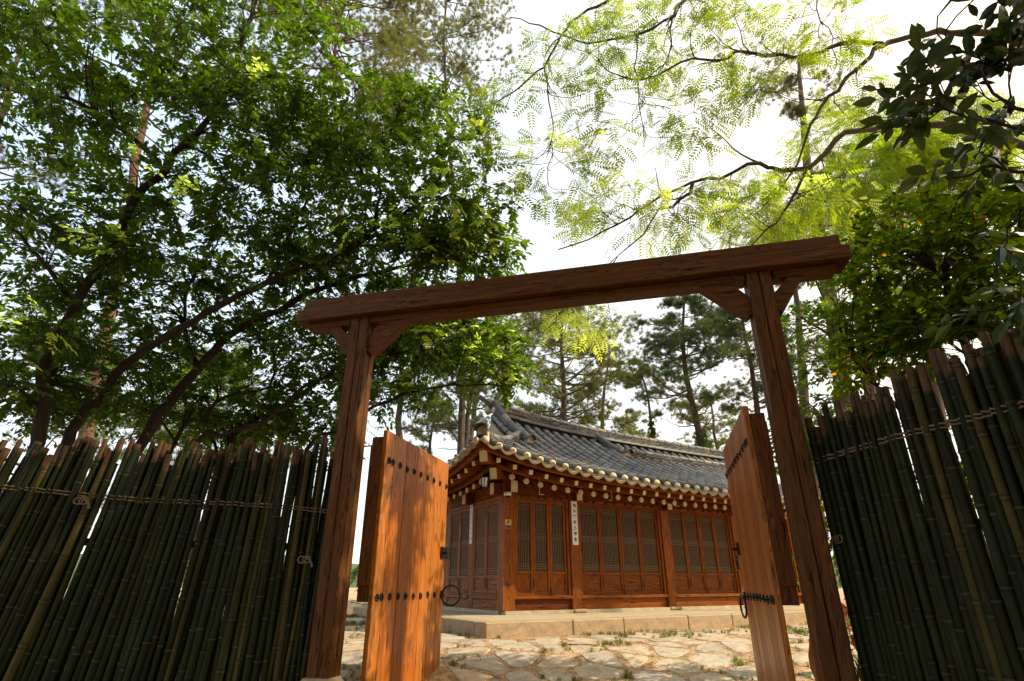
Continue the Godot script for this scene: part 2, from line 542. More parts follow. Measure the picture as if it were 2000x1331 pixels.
# limbs: [points, r0, r1, name]; blobs: [centre, radii, twigs]
func tree(t: Node3D, limbs: Array, blobs: Array, bark: Material, leaf: Mesh, mat: StandardMaterial3D, o: Dictionary) -> void:
	var off := t.position
	var np := PackedVector3Array()
	var nr := PackedFloat32Array()
	var nd: Array[Vector3] = []
	for l in limbs:
		var p := smooth_path(l[0])
		var rad := PackedFloat32Array()
		var wob := o.get("wobble", 0.02) as float
		for k in p.size():
			var f := float(k) / (p.size() - 1)
			rad.append(lerpf(l[1], l[2], pow(f, 0.8)) * (1.0 + 0.07 * sin(k * 1.7 + l[1] * 90.0)))
			if k > 0: p[k] += Vector3(rng.randf_range(-1, 1), rng.randf_range(-1, 1), rng.randf_range(-1, 1)) * wob
		var loc := PackedVector3Array()
		for k in p.size():
			loc.append(p[k] - off)
			if f_ok(k, p.size(), o):
				np.append(p[k]); nr.append(rad[k]); nd.append((p[mini(k + 1, p.size() - 1)] - p[maxi(k - 1, 0)]).normalized())
		var b := MB.new()
		b.tube(loc, rad, 9 if l[1] > 0.03 else 6)
		part(l[3] if l.size() > 3 else "limb", b.mesh(bark), t)
	var nb := MB.new()
	var per := o.get("per_branch", 14) as int
	var leaves: Array = []
	var size := o.get("size", 0.09) as float
	var flat := o.get("flat", 0.7) as float
	var droop := o.get("droop", 0.25) as float
	var per_twig := o.get("leaves", 11) as int
	var twl := o.get("twig", 0.5) as float
	for bl in blobs:
		var cen: Vector3 = bl[0]
		var rr: Vector3 = (bl[1] as Vector3) * (o.get("widen", 1.0) as float)
		var nt := int(bl[2] * (o.get("more", 1.0) as float))
		var bp := PackedVector3Array()
		var bdir: Array[Vector3] = []
		for k in maxi(2, nt / per):  # branches
			var tgt := cen + rv() * rr
			var best := -1
			var bd := 1e9
			for q in np.size():
				var dv := tgt - np[q]
				var d := dv.length() + maxf(0.0, -dv.y) * 0.6 + (1.0 - nd[q].dot(dv) / (dv.length() + 0.01)) * 0.25
				if d < bd: bd = d; best = q
			var s := np[best]
			var dist := s.distance_to(tgt)
			var ctrl := s + nd[best] * dist * 0.35 + Vector3(rng.randf_range(-1, 1), rng.randf_range(-0.3, 1), rng.randf_range(-1, 1)) * dist * 0.16
			var m := maxi(4, int(dist / 0.16))
			var r0 := minf(nr[best] * 0.7, 0.006 + dist * 0.008)
			var path := PackedVector3Array()
			var rad := PackedFloat32Array()
			for q in m + 1:
				var f := float(q) / m
				var p := s.lerp(ctrl, f).lerp(ctrl.lerp(tgt, f), f)
				if q > 0: p += Vector3(rng.randf_range(-1, 1), rng.randf_range(-1, 1), rng.randf_range(-1, 1)) * 0.02
				path.append(p - off)
				rad.append(lerpf(r0, 0.0035, f))
				if f > 0.25:
					bp.append(p); bdir.append((tgt - s).normalized())
			nb.tube(path, rad, 5, false)
		for k in nt:  # twigs with leaves
			var tgt := cen + rv() * rr
			var best := 0
			var bd := 1e9
			for q in bp.size():
				var d := tgt.distance_squared_to(bp[q])
				if d < bd: bd = d; best = q
			var s := bp[best]
			var dv := tgt - s
			if dv.length() > twl * 1.5: s = tgt - dv.normalized() * twl * 1.5
			if dv.length() < 0.15: dv = bdir[best] * 0.2 + rv() * 0.3
			var e := s + dv.normalized() * maxf(twl * rng.randf_range(0.6, 1.2), minf(dv.length(), twl * 1.5))
			e.y = lerpf(e.y, s.y, flat * 0.35)
			var dir := (e - s).normalized()
			var side := dir.cross(Vector3.UP).normalized()
			side = (side + rv() * (1.0 - flat)).normalized()
			var upv := side.cross(dir).normalized()
			var m := 4
			var path := PackedVector3Array()
			var rad := PackedFloat32Array()
			var tl := s.distance_to(e)
			for q in m + 1:
				var f := float(q) / m
				path.append(s.lerp(e, f) + Vector3(0, -droop * f * f * tl, 0) - off)
				rad.append(lerpf(0.0035, 0.0012, f))
			nb.tube(path, rad, 3, false)
			for q in per_twig:
				var f := 0.25 + 0.75 * (q + rng.randf() * 0.6) / per_twig
				var p := s.lerp(e, f) + Vector3(0, -droop * f * f * tl, 0)
				var sg := 1.0 if q % 2 else -1.0
				var zd := dir * rng.randf_range(0.25, 0.8) + side * sg * rng.randf_range(0.5, 1.0) + Vector3(0, -rng.randf_range(0.0, 0.55), 0) + rv() * 0.2
				if q == per_twig - 1: zd = dir + Vector3(0, -0.3, 0)
				leaves.append([p, look(zd, upv + rv() * o.get("tumble", 0.45), size * rng.randf_range(0.5, 1.3))])
	if nb.v.size(): 
		part("twigs", nb.mesh(o.get("twig_bark", bark)), t).set_meta("kind", "stuff")
	hang_leaves(t, leaves, leaf, mat, o)


func f_ok(k: int, n: int, o: Dictionary) -> bool:
	return float(k) / n > (o.get("bare", 0.25) as float)


func hang_leaves(t: Node3D, leaves: Array, leaf: Mesh, mat: StandardMaterial3D, o: Dictionary) -> void:
	var off := t.position
	var singles := o.get("singles", 0) as int
	var limit := -1.0
	if singles > 0 and leaves.size() > singles:
		var ds := PackedFloat32Array()
		for l in leaves: ds.append(EYE.distance_to(l[0]))
		ds.sort()
		limit = ds[singles - 1]
	var tints: Array = []
	for k in 4:
		var m2: StandardMaterial3D = mat.duplicate()
		var g := 0.75 + 0.17 * k
		m2.vertex_color_use_as_albedo = false
		var lin := mat.albedo_color.srgb_to_linear()
		m2.albedo_color = Color(lin.r * g * (1.0 + 0.1 * (k - 1)), lin.g * g, lin.b * g).linear_to_srgb()
		tints.append(m2)
	var buf := PackedFloat32Array()
	var vary := o.get("vary", 0.3) as float
	for l in leaves:
		if limit > 0.0 and EYE.distance_to(l[0]) <= limit:
			part(o.get("leaf_name", "leaf"), leaf, t, Transform3D(l[1], l[0] - off), tints[rng.randi() % 4])
			continue
		var g := 1.0 + rng.randf_range(-vary, vary)
		var c := Color(g * (1.0 + rng.randf_range(-0.12, 0.2)), g, g * rng.randf_range(0.7, 1.1))
		if rng.randf() < (o.get("odd", 0.0) as float): c = o.get("odd_color", Color(6, 1.2, 0.3))
		push(buf, l[1], l[0] - off, c)
	copies("crown", leaf, buf, t, mat)


# A pine: a tapering, slightly crooked trunk, limbs in loose whorls, flat pads of needle tufts at their ends.
func pine(label: String, base: Vector3, top: Vector3, o: Dictionary) -> Node3D:
	var t := thing("pine_tree", label, "tree", Transform3D(Basis.IDENTITY, base), "pines around the house")
	var r := RandomNumberGenerator.new()
	r.seed = o.seed
	var h := top.y - base.y
	var rad0 := o.get("r", h * 0.016) as float
	var bark: Material = o.get("bark", M.bark_pine)
	var path := PackedVector3Array()
	var rad := PackedFloat32Array()
	var bend := Vector3(r.randf_range(-1, 1), 0, r.randf_range(-1, 1)) * h * 0.02
	for k in 15:
		var f := k / 14.0
		path.append((top - base) * f + bend * sin(f * PI * 2.0) + Vector3(r.randf_range(-1, 1), 0, r.randf_range(-1, 1)) * 0.05)
		rad.append(rad0 * (1.0 - 0.86 * pow(f, 1.2)) + 0.01)
	var b := MB.new()
	b.tube(path, rad, 10)
	part("trunk", b.mesh(bark), t)
	var nb := MB.new()
	var buf := PackedFloat32Array()
	var start := o.get("start", 0.45) as float
	var cr := o.get("crown", h * 0.2) as float
	var pads := o.get("pads", 40) as int
	var ts := o.get("tuft", 0.22) as float
	var dens := o.get("dens", 18) as int
	var tone: Color = o.get("tone", Color(1, 1, 1))
	var dead := o.get("dead", 8) as int
	for k in pads + dead:
		var f := lerpf(start, 0.99, pow(r.randf(), 0.85)) if k < pads else r.randf_range(start * 0.45, start * 1.02)
		var az := k * 2.4 + r.randf_range(-0.7, 0.7)
		var g := (f - start) / (1.0 - start)
		var reach: float = cr * (0.35 + 0.65 * sin(clampf(g, 0, 1) * PI * 0.75 + 0.75)) * r.randf_range(0.55, 1.1) if k < pads else cr * r.randf_range(0.3, 0.8)
		if g > 0.85: reach *= 0.55
		var q := f * 14.0
		var s := path[int(q)].lerp(path[mini(int(q) + 1, 14)], q - int(q))
		var rise := r.randf_range(0.05, 0.45) * reach
		var e := s + Vector3(cos(az) * reach, rise, sin(az) * reach)
		var ctrl := s + Vector3(cos(az) * reach * 0.5, -0.05 * reach + rise * 0.2, sin(az) * reach * 0.5) + Vector3(r.randf_range(-1, 1), r.randf_range(-1, 1), r.randf_range(-1, 1)) * reach * 0.12
		var lp := PackedVector3Array()
		var lr := PackedFloat32Array()
		for m in 7:
			var u := m / 6.0
			lp.append(s.lerp(ctrl, u).lerp(ctrl.lerp(e, u), u) + (Vector3(r.randf_range(-1, 1), r.randf_range(-1, 1), r.randf_range(-1, 1)) * 0.05 if m > 0 else Vector3.ZERO))
			lr.append(lerpf(minf(rad0 * 0.4, 0.018 + reach * 0.018) * (1.0 - 0.5 * f), 0.006, u))
		nb.tube(lp, lr, 5, false)
		if k >= pads:
			for m in 3:
				var s2 := lp[3 + m]
				var e2 := s2 + Vector3(r.randf_range(-1, 1), r.randf_range(-0.4, 0.5), r.randf_range(-1, 1)) * reach * 0.4
				nb.tube(PackedVector3Array([s2, s2.lerp(e2, 0.5) + Vector3(0, 0.04, 0), e2]), PackedFloat32Array([0.008, 0.006, 0.003]), 3, false)
			continue
		for m in 3:  # a pad is two or three clusters along the outer half of the limb
			if m > 0 and r.randf() < 0.25: continue
			var cen := lp[6 - m] + Vector3(r.randf_range(-0.3, 0.3), r.randf_range(0, 0.12), r.randf_range(-0.3, 0.3)) * reach * 0.4
			var pr := reach * r.randf_range(0.2, 0.34) + 0.18
			var light := r.randf_range(0.7, 1.25)
			for w in int(dens * (0.5 + 0.5 * r.randf())):
				var d := Vector3(r.randf_range(-1, 1), r.randf_range(-1, 1), r.randf_range(-1, 1))
				if d.length() > 1.0: d = d.normalized() * r.randf()
				var p := cen + d * Vector3(pr, pr * 0.42, pr)
				var up := (Vector3(cos(az), 1.4, sin(az)) * 0.5 + d * 0.9).normalized()
				var gg := light * r.randf_range(0.75, 1.3)
				push(buf, look(Vector3(r.randf() - 0.5, 0.02, r.randf() - 0.5), up, ts * r.randf_range(0.7, 1.25)), p, Color(tone.r * gg * r.randf_range(0.9, 1.2), tone.g * gg, tone.b * gg))
			nb.tube(PackedVector3Array([lp[5 - m], cen]), PackedFloat32Array([0.01, 0.005]), 3, false)
	part("branches", nb.mesh(bark), t).set_meta("kind", "stuff")
	copies("crown", o.get("mesh"), buf, t, M.needle)
	if o.has("ivy"):
		var iv := PackedFloat32Array()
		for k in 1500:
			var f := r.randf() * (o.ivy as float)
			var q := f * 14.0
			var s := path[int(q)].lerp(path[mini(int(q) + 1, 14)], q - int(q))
			var a := r.randf() * TAU
			var d := Vector3(cos(a), r.randf_range(-0.3, 0.3), sin(a))
			var gg := r.randf_range(0.5, 1.2)
			push(iv, look(Vector3(d.z, -1.0, -d.x) + rv() * 0.5, d, r.randf_range(0.09, 0.17)), s + d * (rad0 * (1.0 - 0.6 * f) + r.randf() * 0.14), Color(gg * 0.9, gg, gg))
		copies("ivy", M.leaf_mesh, iv, t, M.green_leaf)
	return t


# ---------------------------------------------------------------- the gate
const GATE_AT := Vector3(-1.53, 0, -5.223)
const GATE_TURN := -0.242
const HOUSE_AT := Vector3(-0.133, 0, -10.753)
const HOUSE_TURN := 0.5113


func at(x: float, y: float, z: float, turn := 0.0) -> Transform3D:
	return Transform3D(Basis(Vector3.UP, turn), Vector3(x, y, z))


func gate_post(g: Node3D, x: float) -> void:
	var p := holder("post", g)
	for sx in [-1, 1]:
		for sz in [-1, 1]:
			bx("timber", Vector3(0.099, 3.22, 0.099), Vector3(x + sx * 0.0515, -0.02 + 1.61, sz * 0.0515), M.gate, p, 0.011)


func brace(g: Node3D, x: float, s: float, wide: float, low: float) -> void:
	var b := MB.new()
	var poly := PackedVector2Array([Vector2(0, low), Vector2(0, low + 0.155), Vector2(0.19, -0.0), Vector2(wide, 0.0), Vector2(0.035, low - 0.035)])
	for k in poly.size(): poly[k].x *= s
	b.prism(poly, 0.13, Transform3D.IDENTITY, Vector2(rng.randf(), rng.randf()), true)
	part("brace", b.mesh(M.gate), g, at(x, 3.195, 0.0))


func flower_stud() -> ArrayMesh:
	var b := MB.new()
	b.ball(Transform3D(Basis.IDENTITY, Vector3(0, 0, 0.012)), Vector3(0.011, 0.011, 0.012), 4, 8)
	for k in 6:
		var a := TAU * k / 6.0
		b.ball(Transform3D(Basis.IDENTITY, Vector3(cos(a) * 0.024, sin(a) * 0.024, 0.003)), Vector3(0.012, 0.012, 0.008), 4, 6)
	return b.mesh(M.iron)


func ring_mesh(r: float, w: float) -> ArrayMesh:
	var p := PackedVector3Array()
	var q := PackedFloat32Array()
	for k in 25:
		p.append(Vector3(cos(TAU * k / 24.0) * r, sin(TAU * k / 24.0) * r, 0))
		q.append(w)
	var b := MB.new()
	b.tube(p, q, 8, false)
	return b.mesh(M.iron)


func door_leaf(g: Node3D, x: float, s: float, stud: Mesh) -> void:
	# s = 1: the shown face looks towards +x. The leaf runs back from the gate along -z.
	var l := holder("gate_leaf", g)
	var z0 := -0.23
	var widths := [0.2, 0.29, 0.3, 0.27, 0.26, 0.24, 0.21]
	for w in widths:
		var o: MeshInstance3D = bx("plank", Vector3(0.045, 2.36, w - 0.006), Vector3(x - s * (0.0225 + rng.randf() * 0.002), -0.27 + 1.18 + rng.randf_range(-0.004, 0.004), z0 - w * 0.5), [M.leaf_door, M.leaf_door_b, M.leaf_door_c][rng.randi() % 3], l, 0.005)
		z0 -= w
	bx("stile", Vector3(0.125, 1.27, 0.07), Vector3(x - s * 0.109, 1.315, -0.27), M.stile, l)
	for e in [[1.98, 0.1, 1.6], [0.62, 0.14, 1.6]]:
		bx("ledge", Vector3(0.12, e[1], e[2]), Vector3(x - s * 0.107, e[0], -0.28 - e[2] * 0.5 + 0.03), M.stile, l)
	var zs := [-0.31, -0.40, -0.57, -0.75, -0.93, -1.12, -1.31, -1.51, -1.71, -1.93]
	for y in [1.80, 0.585]:
		for z in zs:
			part("flower_stud", stud, l, Transform3D(Basis(Vector3.UP, s * PI / 2) * Basis(Vector3.BACK, rng.randf()), Vector3(x + s * 0.002, y + rng.randf_range(-0.006, 0.006), z)))
	# ring pull on the last stud of the lower row
	var h := holder("ring_pull", l)
	part("boss", stud, h, Transform3D(Basis(Vector3.UP, s * PI / 2).scaled(Vector3(1.3, 1.3, 1.3)), Vector3(x + s * 0.004, 0.585, -1.93)))
	if s > 0:
		part("ring", ring_mesh(0.105, 0.011), h, at(x + 0.115, 0.575, -1.94, 0.25))
	else:
		part("ring", ring_mesh(0.105, 0.011), h, Transform3D(Basis(Vector3.UP, PI / 2 + 0.12), Vector3(x - 0.035, 0.49, -1.93)))
	# hasp
	var k := holder("hasp", l)
	var b := MB.new()
	b.box(at(x + s * 0.008, 1.03, -1.92), Vector3(0.016, 0.13, 0.16), 0.004)
	b.box(at(x + s * 0.04, 1.03, -1.90), Vector3(0.06, 0.03, 0.03), 0.004)
	part("plate", b.mesh(M.iron), k)
	var e := MB.new()
	var yy := 1.03 if s > 0 else 0.9
	for q in [[0.052, 0.0], [-0.052, 0.0]]:
		e.box(at(x + s * 0.012, yy + q[0], -2.075), Vector3(0.014, 0.035, 0.15), 0.003)
	for q in [-2.02, -2.135]:
		e.box(at(x + s * 0.0125, yy, q), Vector3(0.013, 0.07, 0.035), 0.003)
	part("loop", e.mesh(M.iron), k)


func build_gate() -> void:
	var g := thing("timber_gate", "brown timber gate with a heavy lintel and two open plank leaves", "gate", at(GATE_AT.x, 0, GATE_AT.z, GATE_TURN))
	gate_post(g, 0.0)
	gate_post(g, 3.81)
	var bm := holder("lintel", g)
	var cx := 1.92
	bx("timber", Vector3(5.24, 0.125, 0.15), Vector3(cx, 3.2635, 0.092), M.gate, bm, 0.006)
	bx("timber", Vector3(5.24, 0.125, 0.15), Vector3(cx, 3.2635, -0.062), M.gate, bm, 0.012)
	bx("timber", Vector3(5.16, 0.118, 0.21), Vector3(cx, 3.399, 0.012), M.gate, bm, 0.006)
	bx("timber", Vector3(3.60, 0.065, 0.17), Vector3(1.905, 3.166, 0.0), M.gate, bm, 0.008)
	bx("timber", Vector3(0.5, 0.065, 0.17), Vector3(-0.36, 3.166, 0.0), M.gate, bm, 0.008)
	bx("timber", Vector3(0.5, 0.065, 0.17), Vector3(4.18, 3.166, 0.0), M.gate, bm, 0.008)
	for e in [[0.104, 1.0, 0.46, -0.36], [-0.104, -1.0, 0.30, -0.36], [3.706, -1.0, 0.46, -0.37], [3.914, 1.0, 0.30, -0.36]]:
		brace(g, e[0], e[1], e[2], e[3])
	var stud := flower_stud()
	door_leaf(g, 0.26, 1.0, stud)
	door_leaf(g, 3.55, -1.0, stud)
	for e in [[0.0, "rough stone block under the left gate post"], [3.81, "rough stone block under the right gate post"]]:
		var b := MB.new()
		b.box(Transform3D.IDENTITY, Vector3(0.30, 0.42, 0.28), 0.04)
		var o := part("post_stone", b.mesh(M.granite), self, at(GATE_AT.x, 0, GATE_AT.z, GATE_TURN) * at(e[0], -0.2, 0.02, 0.06))
		tag(o, e[1], "stone", "stones under the gate posts")


# ---------------------------------------------------------------- bamboo fences
func cane_mesh(h: float, r: float, tone: Color, dry: float) -> ArrayMesh:
	var b := MB.new()
	var path := PackedVector3Array()
	var rad := PackedFloat32Array()
	var cols: Array = []
	var y := -0.45 - rng.randf() * 0.2
	var nodes := []
	while y < h:
		nodes.append(y)
		y += rng.randf_range(0.26, 0.44)
	var lean := Vector2(rng.randf_range(-0.02, 0.02), rng.randf_range(-0.012, 0.012))
	var bow := rng.randf_range(-0.012, 0.012)
	var ys := [[-0.42, 1.0, 0]]
	for q in nodes:
		if q > -0.38 and q < h - 0.04:
			for e in [[-0.024, 0.98, 0], [-0.011, 1.0, 1], [-0.004, 1.10, 2], [0.002, 1.12, 2], [0.008, 1.04, 1], [0.03, 0.975, 0]]:
				ys.append([q + e[0], e[1], e[2]])
	var dry_from := h - dry
	ys.append([dry_from, 1.0, 0])
	ys.append([dry_from + 0.03, 1.0, 0])
	ys.append([h, 1.0, 0])
	ys.sort_custom(func(a, c): return a[0] < c[0])
	var brown := Color(0.17, 0.095, 0.05)
	for e in ys:
		var yy: float = e[0]
		var f := yy / h
		path.append(Vector3(lean.x * yy + bow * sin(f * PI), yy, lean.y * yy))
		rad.append(r * (1.0 - 0.14 * f) * e[1])
		var c := tone
		if yy > dry_from + 0.01: c = brown * rng.randf_range(0.8, 1.1)
		if e[2] == 2: c = c.lerp(Color(0.20, 0.17, 0.12), 0.42)
		elif e[2] == 1: c = c * 0.4
		cols.append(c)
	b.tube(path, rad, 10, true)
	for k in path.size():
		for s in 11:
			b.c[k * 11 + s] = cols[k]
	for k in range(path.size() * 11, b.c.size()):
		b.c[k] = Color(0.22, 0.14, 0.075)
	return b.mesh(M.bamboo)


func leaning(d: Vector3, lean: float, o: Vector3) -> Transform3D:  # a cane tipped towards the gate about a point a metre up
	var up := (Vector3.UP - d * lean).normalized()
	return Transform3D(look(d.cross(Vector3.UP), up) * Basis(Vector3.UP, 0.0), o + Vector3.UP * 1.0 - up * 1.0)


func fence(label: String, p0: Vector3, p1: Vector3, h0: float, h1: float, rope0: float, rope1: float, spacing: float, r: float, extra: Array, tilt := 0.0) -> Node3D:
	var d := (p1 - p0)
	var len := d.length()
	d = d / len
	var front := Vector3(d.z, 0, -d.x)
	if front.dot(EYE * Vector3(1, 0, 1) - p0) < 0: front = -front
	var t := thing("bamboo_fence", label, "fence", Transform3D(Basis.IDENTITY, p0), "bamboo fences beside the gate")
	var s := 0.0
	var strands := [PackedVector3Array(), PackedVector3Array()]
	var k := 0
	while s < len:
		var rr := r * rng.randf_range(0.62, 1.18)
		var f := s / len
		var h := lerpf(h0, h1, f) + rng.randf_range(-0.09, 0.09)
		var g := rng.randf_range(0.65, 1.25)
		var tone := Color(0.030 * g * rng.randf_range(0.85, 1.3), 0.040 * g, 0.011 * g)
		if rng.randf() < 0.12: tone = Color(0.10 * g, 0.08 * g, 0.02 * g)
		var zoff := rng.randf_range(-0.01, 0.012)
		part("cane", cane_mesh(h, rr, tone, rng.randf_range(0.02, 0.2)), t, leaning(d, tilt * f + rng.randf_range(-0.017, 0.017), d * s + front * zoff))
		var ry := lerpf(rope0, rope1, f) + 0.012 * sin(s * 3.0)
		for q in 2:
			var sg := 1.0 if q == 0 else -0.6
			strands[q].append(d * (s - rr * 0.85) + Vector3(0, ry + 0.014 * sg, 0) + front * (zoff - 0.002))
			strands[q].append(d * s + Vector3(0, ry + 0.016 * sg + rng.randf_range(-0.004, 0.004), 0) + front * (rr + zoff + 0.006))
		if true:  # canes of the back row close most of the gaps
			part("cane", cane_mesh(h + rng.randf_range(-0.12, 0.05), r * 1.05, tone * 0.8, 0.08), t, leaning(d, tilt * f + rng.randf_range(-0.012, 0.012), d * (s + spacing * 0.5) - front * (r * 2.1)))
		s += rr * 1.72 + rng.randf_range(0.0, spacing)
		k += 1
	for q in 2:
		var rd := PackedFloat32Array()
		for w in strands[q].size(): rd.append(0.0068)
		var b := MB.new()
		b.tube(strands[q], rd, 5)
		part("rope", b.mesh(M.rope), t)
	for y in [0.15, 1.0]:  # rails behind
		var b := MB.new()
		b.tube(PackedVector3Array([Vector3(0, y, 0) - front * 0.09, d * len * 0.5 + Vector3(0, y + 0.02, 0) - front * 0.095, d * len + Vector3(0, y, 0) - front * 0.09]), PackedFloat32Array([0.03, 0.03, 0.03]), 8)
		b.c.fill(Color(0.08, 0.09, 0.035))
		part("rail", b.mesh(M.bamboo), t)
	for e in extra:  # knots: loose loops with a frayed end
		var kn := holder("rope_knot", t, Transform3D(Basis.IDENTITY, d * (e[0] as float) + Vector3(0, e[1], 0) + front * (r + 0.02)))
		for w in 3:
			var pts := PackedVector3Array()
			var rd := PackedFloat32Array()
			for q in 9:
				var u := q / 8.0
				if w < 2: pts.append(d * (sin(u * TAU) * 0.035 * (1 if w else -1) + (0.02 if w else -0.02)) + Vector3(0, cos(u * TAU) * 0.028 - 0.03, 0) + front * 0.012 * sin(u * PI))
				else: pts.append(d * (-0.07 * u - 0.02 * sin(u * 3.0)) + Vector3(0, -0.09 * u, 0) + front * 0.01)
				rd.append(0.006 + (0.006 * u if w == 2 else 0.0))
			var b := MB.new()
			b.tube(pts, rd, 5)
			part("loop" if w < 2 else "rope_end", b.mesh(M.rope), kn)
	return t


# ---------------------------------------------------------------- the house
func prof(d: float) -> float:
	var x := d / 2.9
	return 2.43 + 1.5 * (0.72 * x + 0.28 * x * x)


func lift(s: float, d: float) -> float:
	return 0.5 * exp(-maxf(s, 0.0) / 1.6) * pow(maxf(0.0, 1.0 - d / 2.9), 1.3)


func surf(x: float, z: float) -> float:
	var df := 1.1 - z
	var dl := x + 1.1
	if x < 0.6 and dl < df: return prof(dl) + lift(df, dl) + rise(x, dl)
	return prof(df) + lift(dl, df) + rise(x, df)


func rise(x: float, d: float) -> float:  # the ridge lifts towards the gable and takes the slope with it
	return 0.33 * exp(-maxf(x - 0.53, 0.0) / 2.2) * pow(maxf(d, 0.0) / 2.9, 2.0)


func convex_tile() -> ArrayMesh:
	var b := MB.new()
	var l := 0.30
	var seg := 8
	for k in seg:
		var a0 := PI * k / seg
		var a1 := PI * (k + 1) / seg
		var r0 := 0.078
		var r1 := 0.062
		var p := [Vector3(cos(a0) * r0, sin(a0) * r0, l * 0.5), Vector3(cos(a1) * r0, sin(a1) * r0, l * 0.5), Vector3(cos(a1) * r1, sin(a1) * r1, -l * 0.5), Vector3(cos(a0) * r1, sin(a0) * r1, -l * 0.5)]
		var f := b.v.size()
		for w in 4:
			b.vert(p[w], Vector3(p[w].x, p[w].y, 0).normalized(), Vector2(p[w].x, p[w].z))
		b.tri(f, f + 1, f + 2)
		b.tri(f, f + 2, f + 3)
		b.face([p[0], p[1], p[1] * Vector3(0.78, 0.78, 1), p[0] * Vector3(0.78, 0.78, 1)], Vector3.BACK)
	return b.mesh()


func pan_tile(drip := false) -> ArrayMesh:
	var b := MB.new()
	var l := 0.32
	var seg := 8
	var r := 0.125
	for k in seg:
		var a0 := lerpf(-1.15, 1.15, float(k) / seg)
		var a1 := lerpf(-1.15, 1.15, float(k + 1) / seg)
		var o := Vector3(0, r, 0)
		var th := 0.02
		var up := [o + Vector3(sin(a0) * r, -cos(a0) * r, l * 0.5), o + Vector3(sin(a1) * r, -cos(a1) * r, l * 0.5), o + Vector3(sin(a1) * r, -cos(a1) * r, -l * 0.5), o + Vector3(sin(a0) * r, -cos(a0) * r, -l * 0.5)]
		var q := r + th
		var dn := [o + Vector3(sin(a0) * q, -cos(a0) * q, l * 0.5), o + Vector3(sin(a1) * q, -cos(a1) * q, l * 0.5), o + Vector3(sin(a1) * q, -cos(a1) * q, -l * 0.5), o + Vector3(sin(a0) * q, -cos(a0) * q, -l * 0.5)]
		var nn := Vector3(-sin((a0 + a1) * 0.5), cos((a0 + a1) * 0.5), 0)
		b.face(up, nn)
		b.face(dn, -nn)
		b.face([up[0], up[1], dn[1], dn[0]], Vector3.BACK)
		if drip:
			b.face([dn[0], dn[1], dn[1] + Vector3(0, -0.022, 0.008), dn[0] + Vector3(0, -0.022, 0.008)], Vector3.BACK)
	return b.mesh()


func ridge(called: String, h: Node3D, pts: PackedVector3Array, layers: int, width: float, cap_r: float) -> void:
	# flat tiles stacked in broken courses, a row of convex tiles on top
	var rg := holder(called, h)
	var b := MB.new()
	var lens := PackedFloat32Array([0.0])
	for k in range(1, pts.size()): lens.append(lens[k - 1] + pts[k].distance_to(pts[k - 1]))
	var total := lens[-1]
	var mats := [M.tile_a, M.tile_d, M.tile_f, M.tile_c]
	var sub := [MB.new(), MB.new(), MB.new(), MB.new()]
	for ly in layers:
		var s := rng.randf() * -0.2
		while s < total - 0.05:
			var w := rng.randf_range(0.24, 0.34)
			var a := along(pts, lens, maxf(s, 0.0))
			var e := along(pts, lens, minf(s + w, total))
			var mid := (a + e) * 0.5
			var bs := look(e - a, Vector3.UP)
			var m: MB = sub[rng.randi() % 4]
			m.box(Transform3D(bs, mid + Vector3(0, 0.012 + 0.036 * ly, 0)), Vector3(width * rng.randf_range(0.92, 1.08) * (1.0 - 0.03 * ly), 0.02, (e - a).length() - 0.012), 0.003)
			s += w
	var am := ArrayMesh.new()
	for k in 4: sub[k].into(am, mats[k])
	part("flat_tiles", am, rg).set_meta("kind", "stuff")
	var core := MB.new()
	var sp := PackedVector3Array()
	var sr := PackedFloat32Array()
	for p in pts:
		sp.append(p + Vector3(0, 0.036 * layers * 0.42, 0)); sr.append(minf(width * 0.36, 0.018 * layers))
	core.tube(sp, sr, 6)
	part("mortar", core.mesh(M.mortar), rg)
	var s := 0.0
	while s < total - 0.05:
		var a := along(pts, lens, s)
		var e := along(pts, lens, minf(s + 0.29, total))
		part("tile", M.convex_mesh, rg, Transform3D(look(a - e, Vector3.UP) * Basis.from_scale(Vector3(cap_r / 0.07, cap_r / 0.07, a.distance_to(e) / 0.28)), (a + e) * 0.5 + Vector3(0, 0.036 * layers, 0)), mats[rng.randi() % 4])
		s += 0.29


func along(pts: PackedVector3Array, lens: PackedFloat32Array, s: float) -> Vector3:
	for k in range(1, pts.size()):
		if s <= lens[k]:
			return pts[k - 1].lerp(pts[k], (s - lens[k - 1]) / maxf(1e-5, lens[k] - lens[k - 1]))
	return pts[-1]


func end_cap(h: Node3D, p: Vector3, dir: Vector3, r: float, tall: float) -> void:
	# plaster stop of a ridge under one big convex tile
	var e := holder("ridge_end", h, Transform3D(look(dir, Vector3.UP), p))
	var b := MB.new()
	var poly := PackedVector2Array()
	for k in 13:
		var a := PI * k / 12.0
		poly.append(Vector2(cos(a) * r, tall + sin(a) * r * 0.9))
	poly.append(Vector2(-r * 1.1, 0)); poly.append(Vector2(r * 1.1, 0))
	b.prism(poly, 0.1, Transform3D.IDENTITY)
	part("plaster", b.mesh(M.plaster), e)
	part("end_tile", M.convex_mesh, e, Transform3D(Basis.from_scale(Vector3(r / 0.062, r / 0.062, 0.8)), Vector3(0, tall, 0.02)), M.tile_d)
	var d := MB.new()
	d.box(Transform3D(Basis.IDENTITY, Vector3(0, tall * 0.42, 0.055)), Vector3(r * 1.7, tall * 0.3, 0.02), 0.005)
	part("recess", d.mesh(M.black), e)


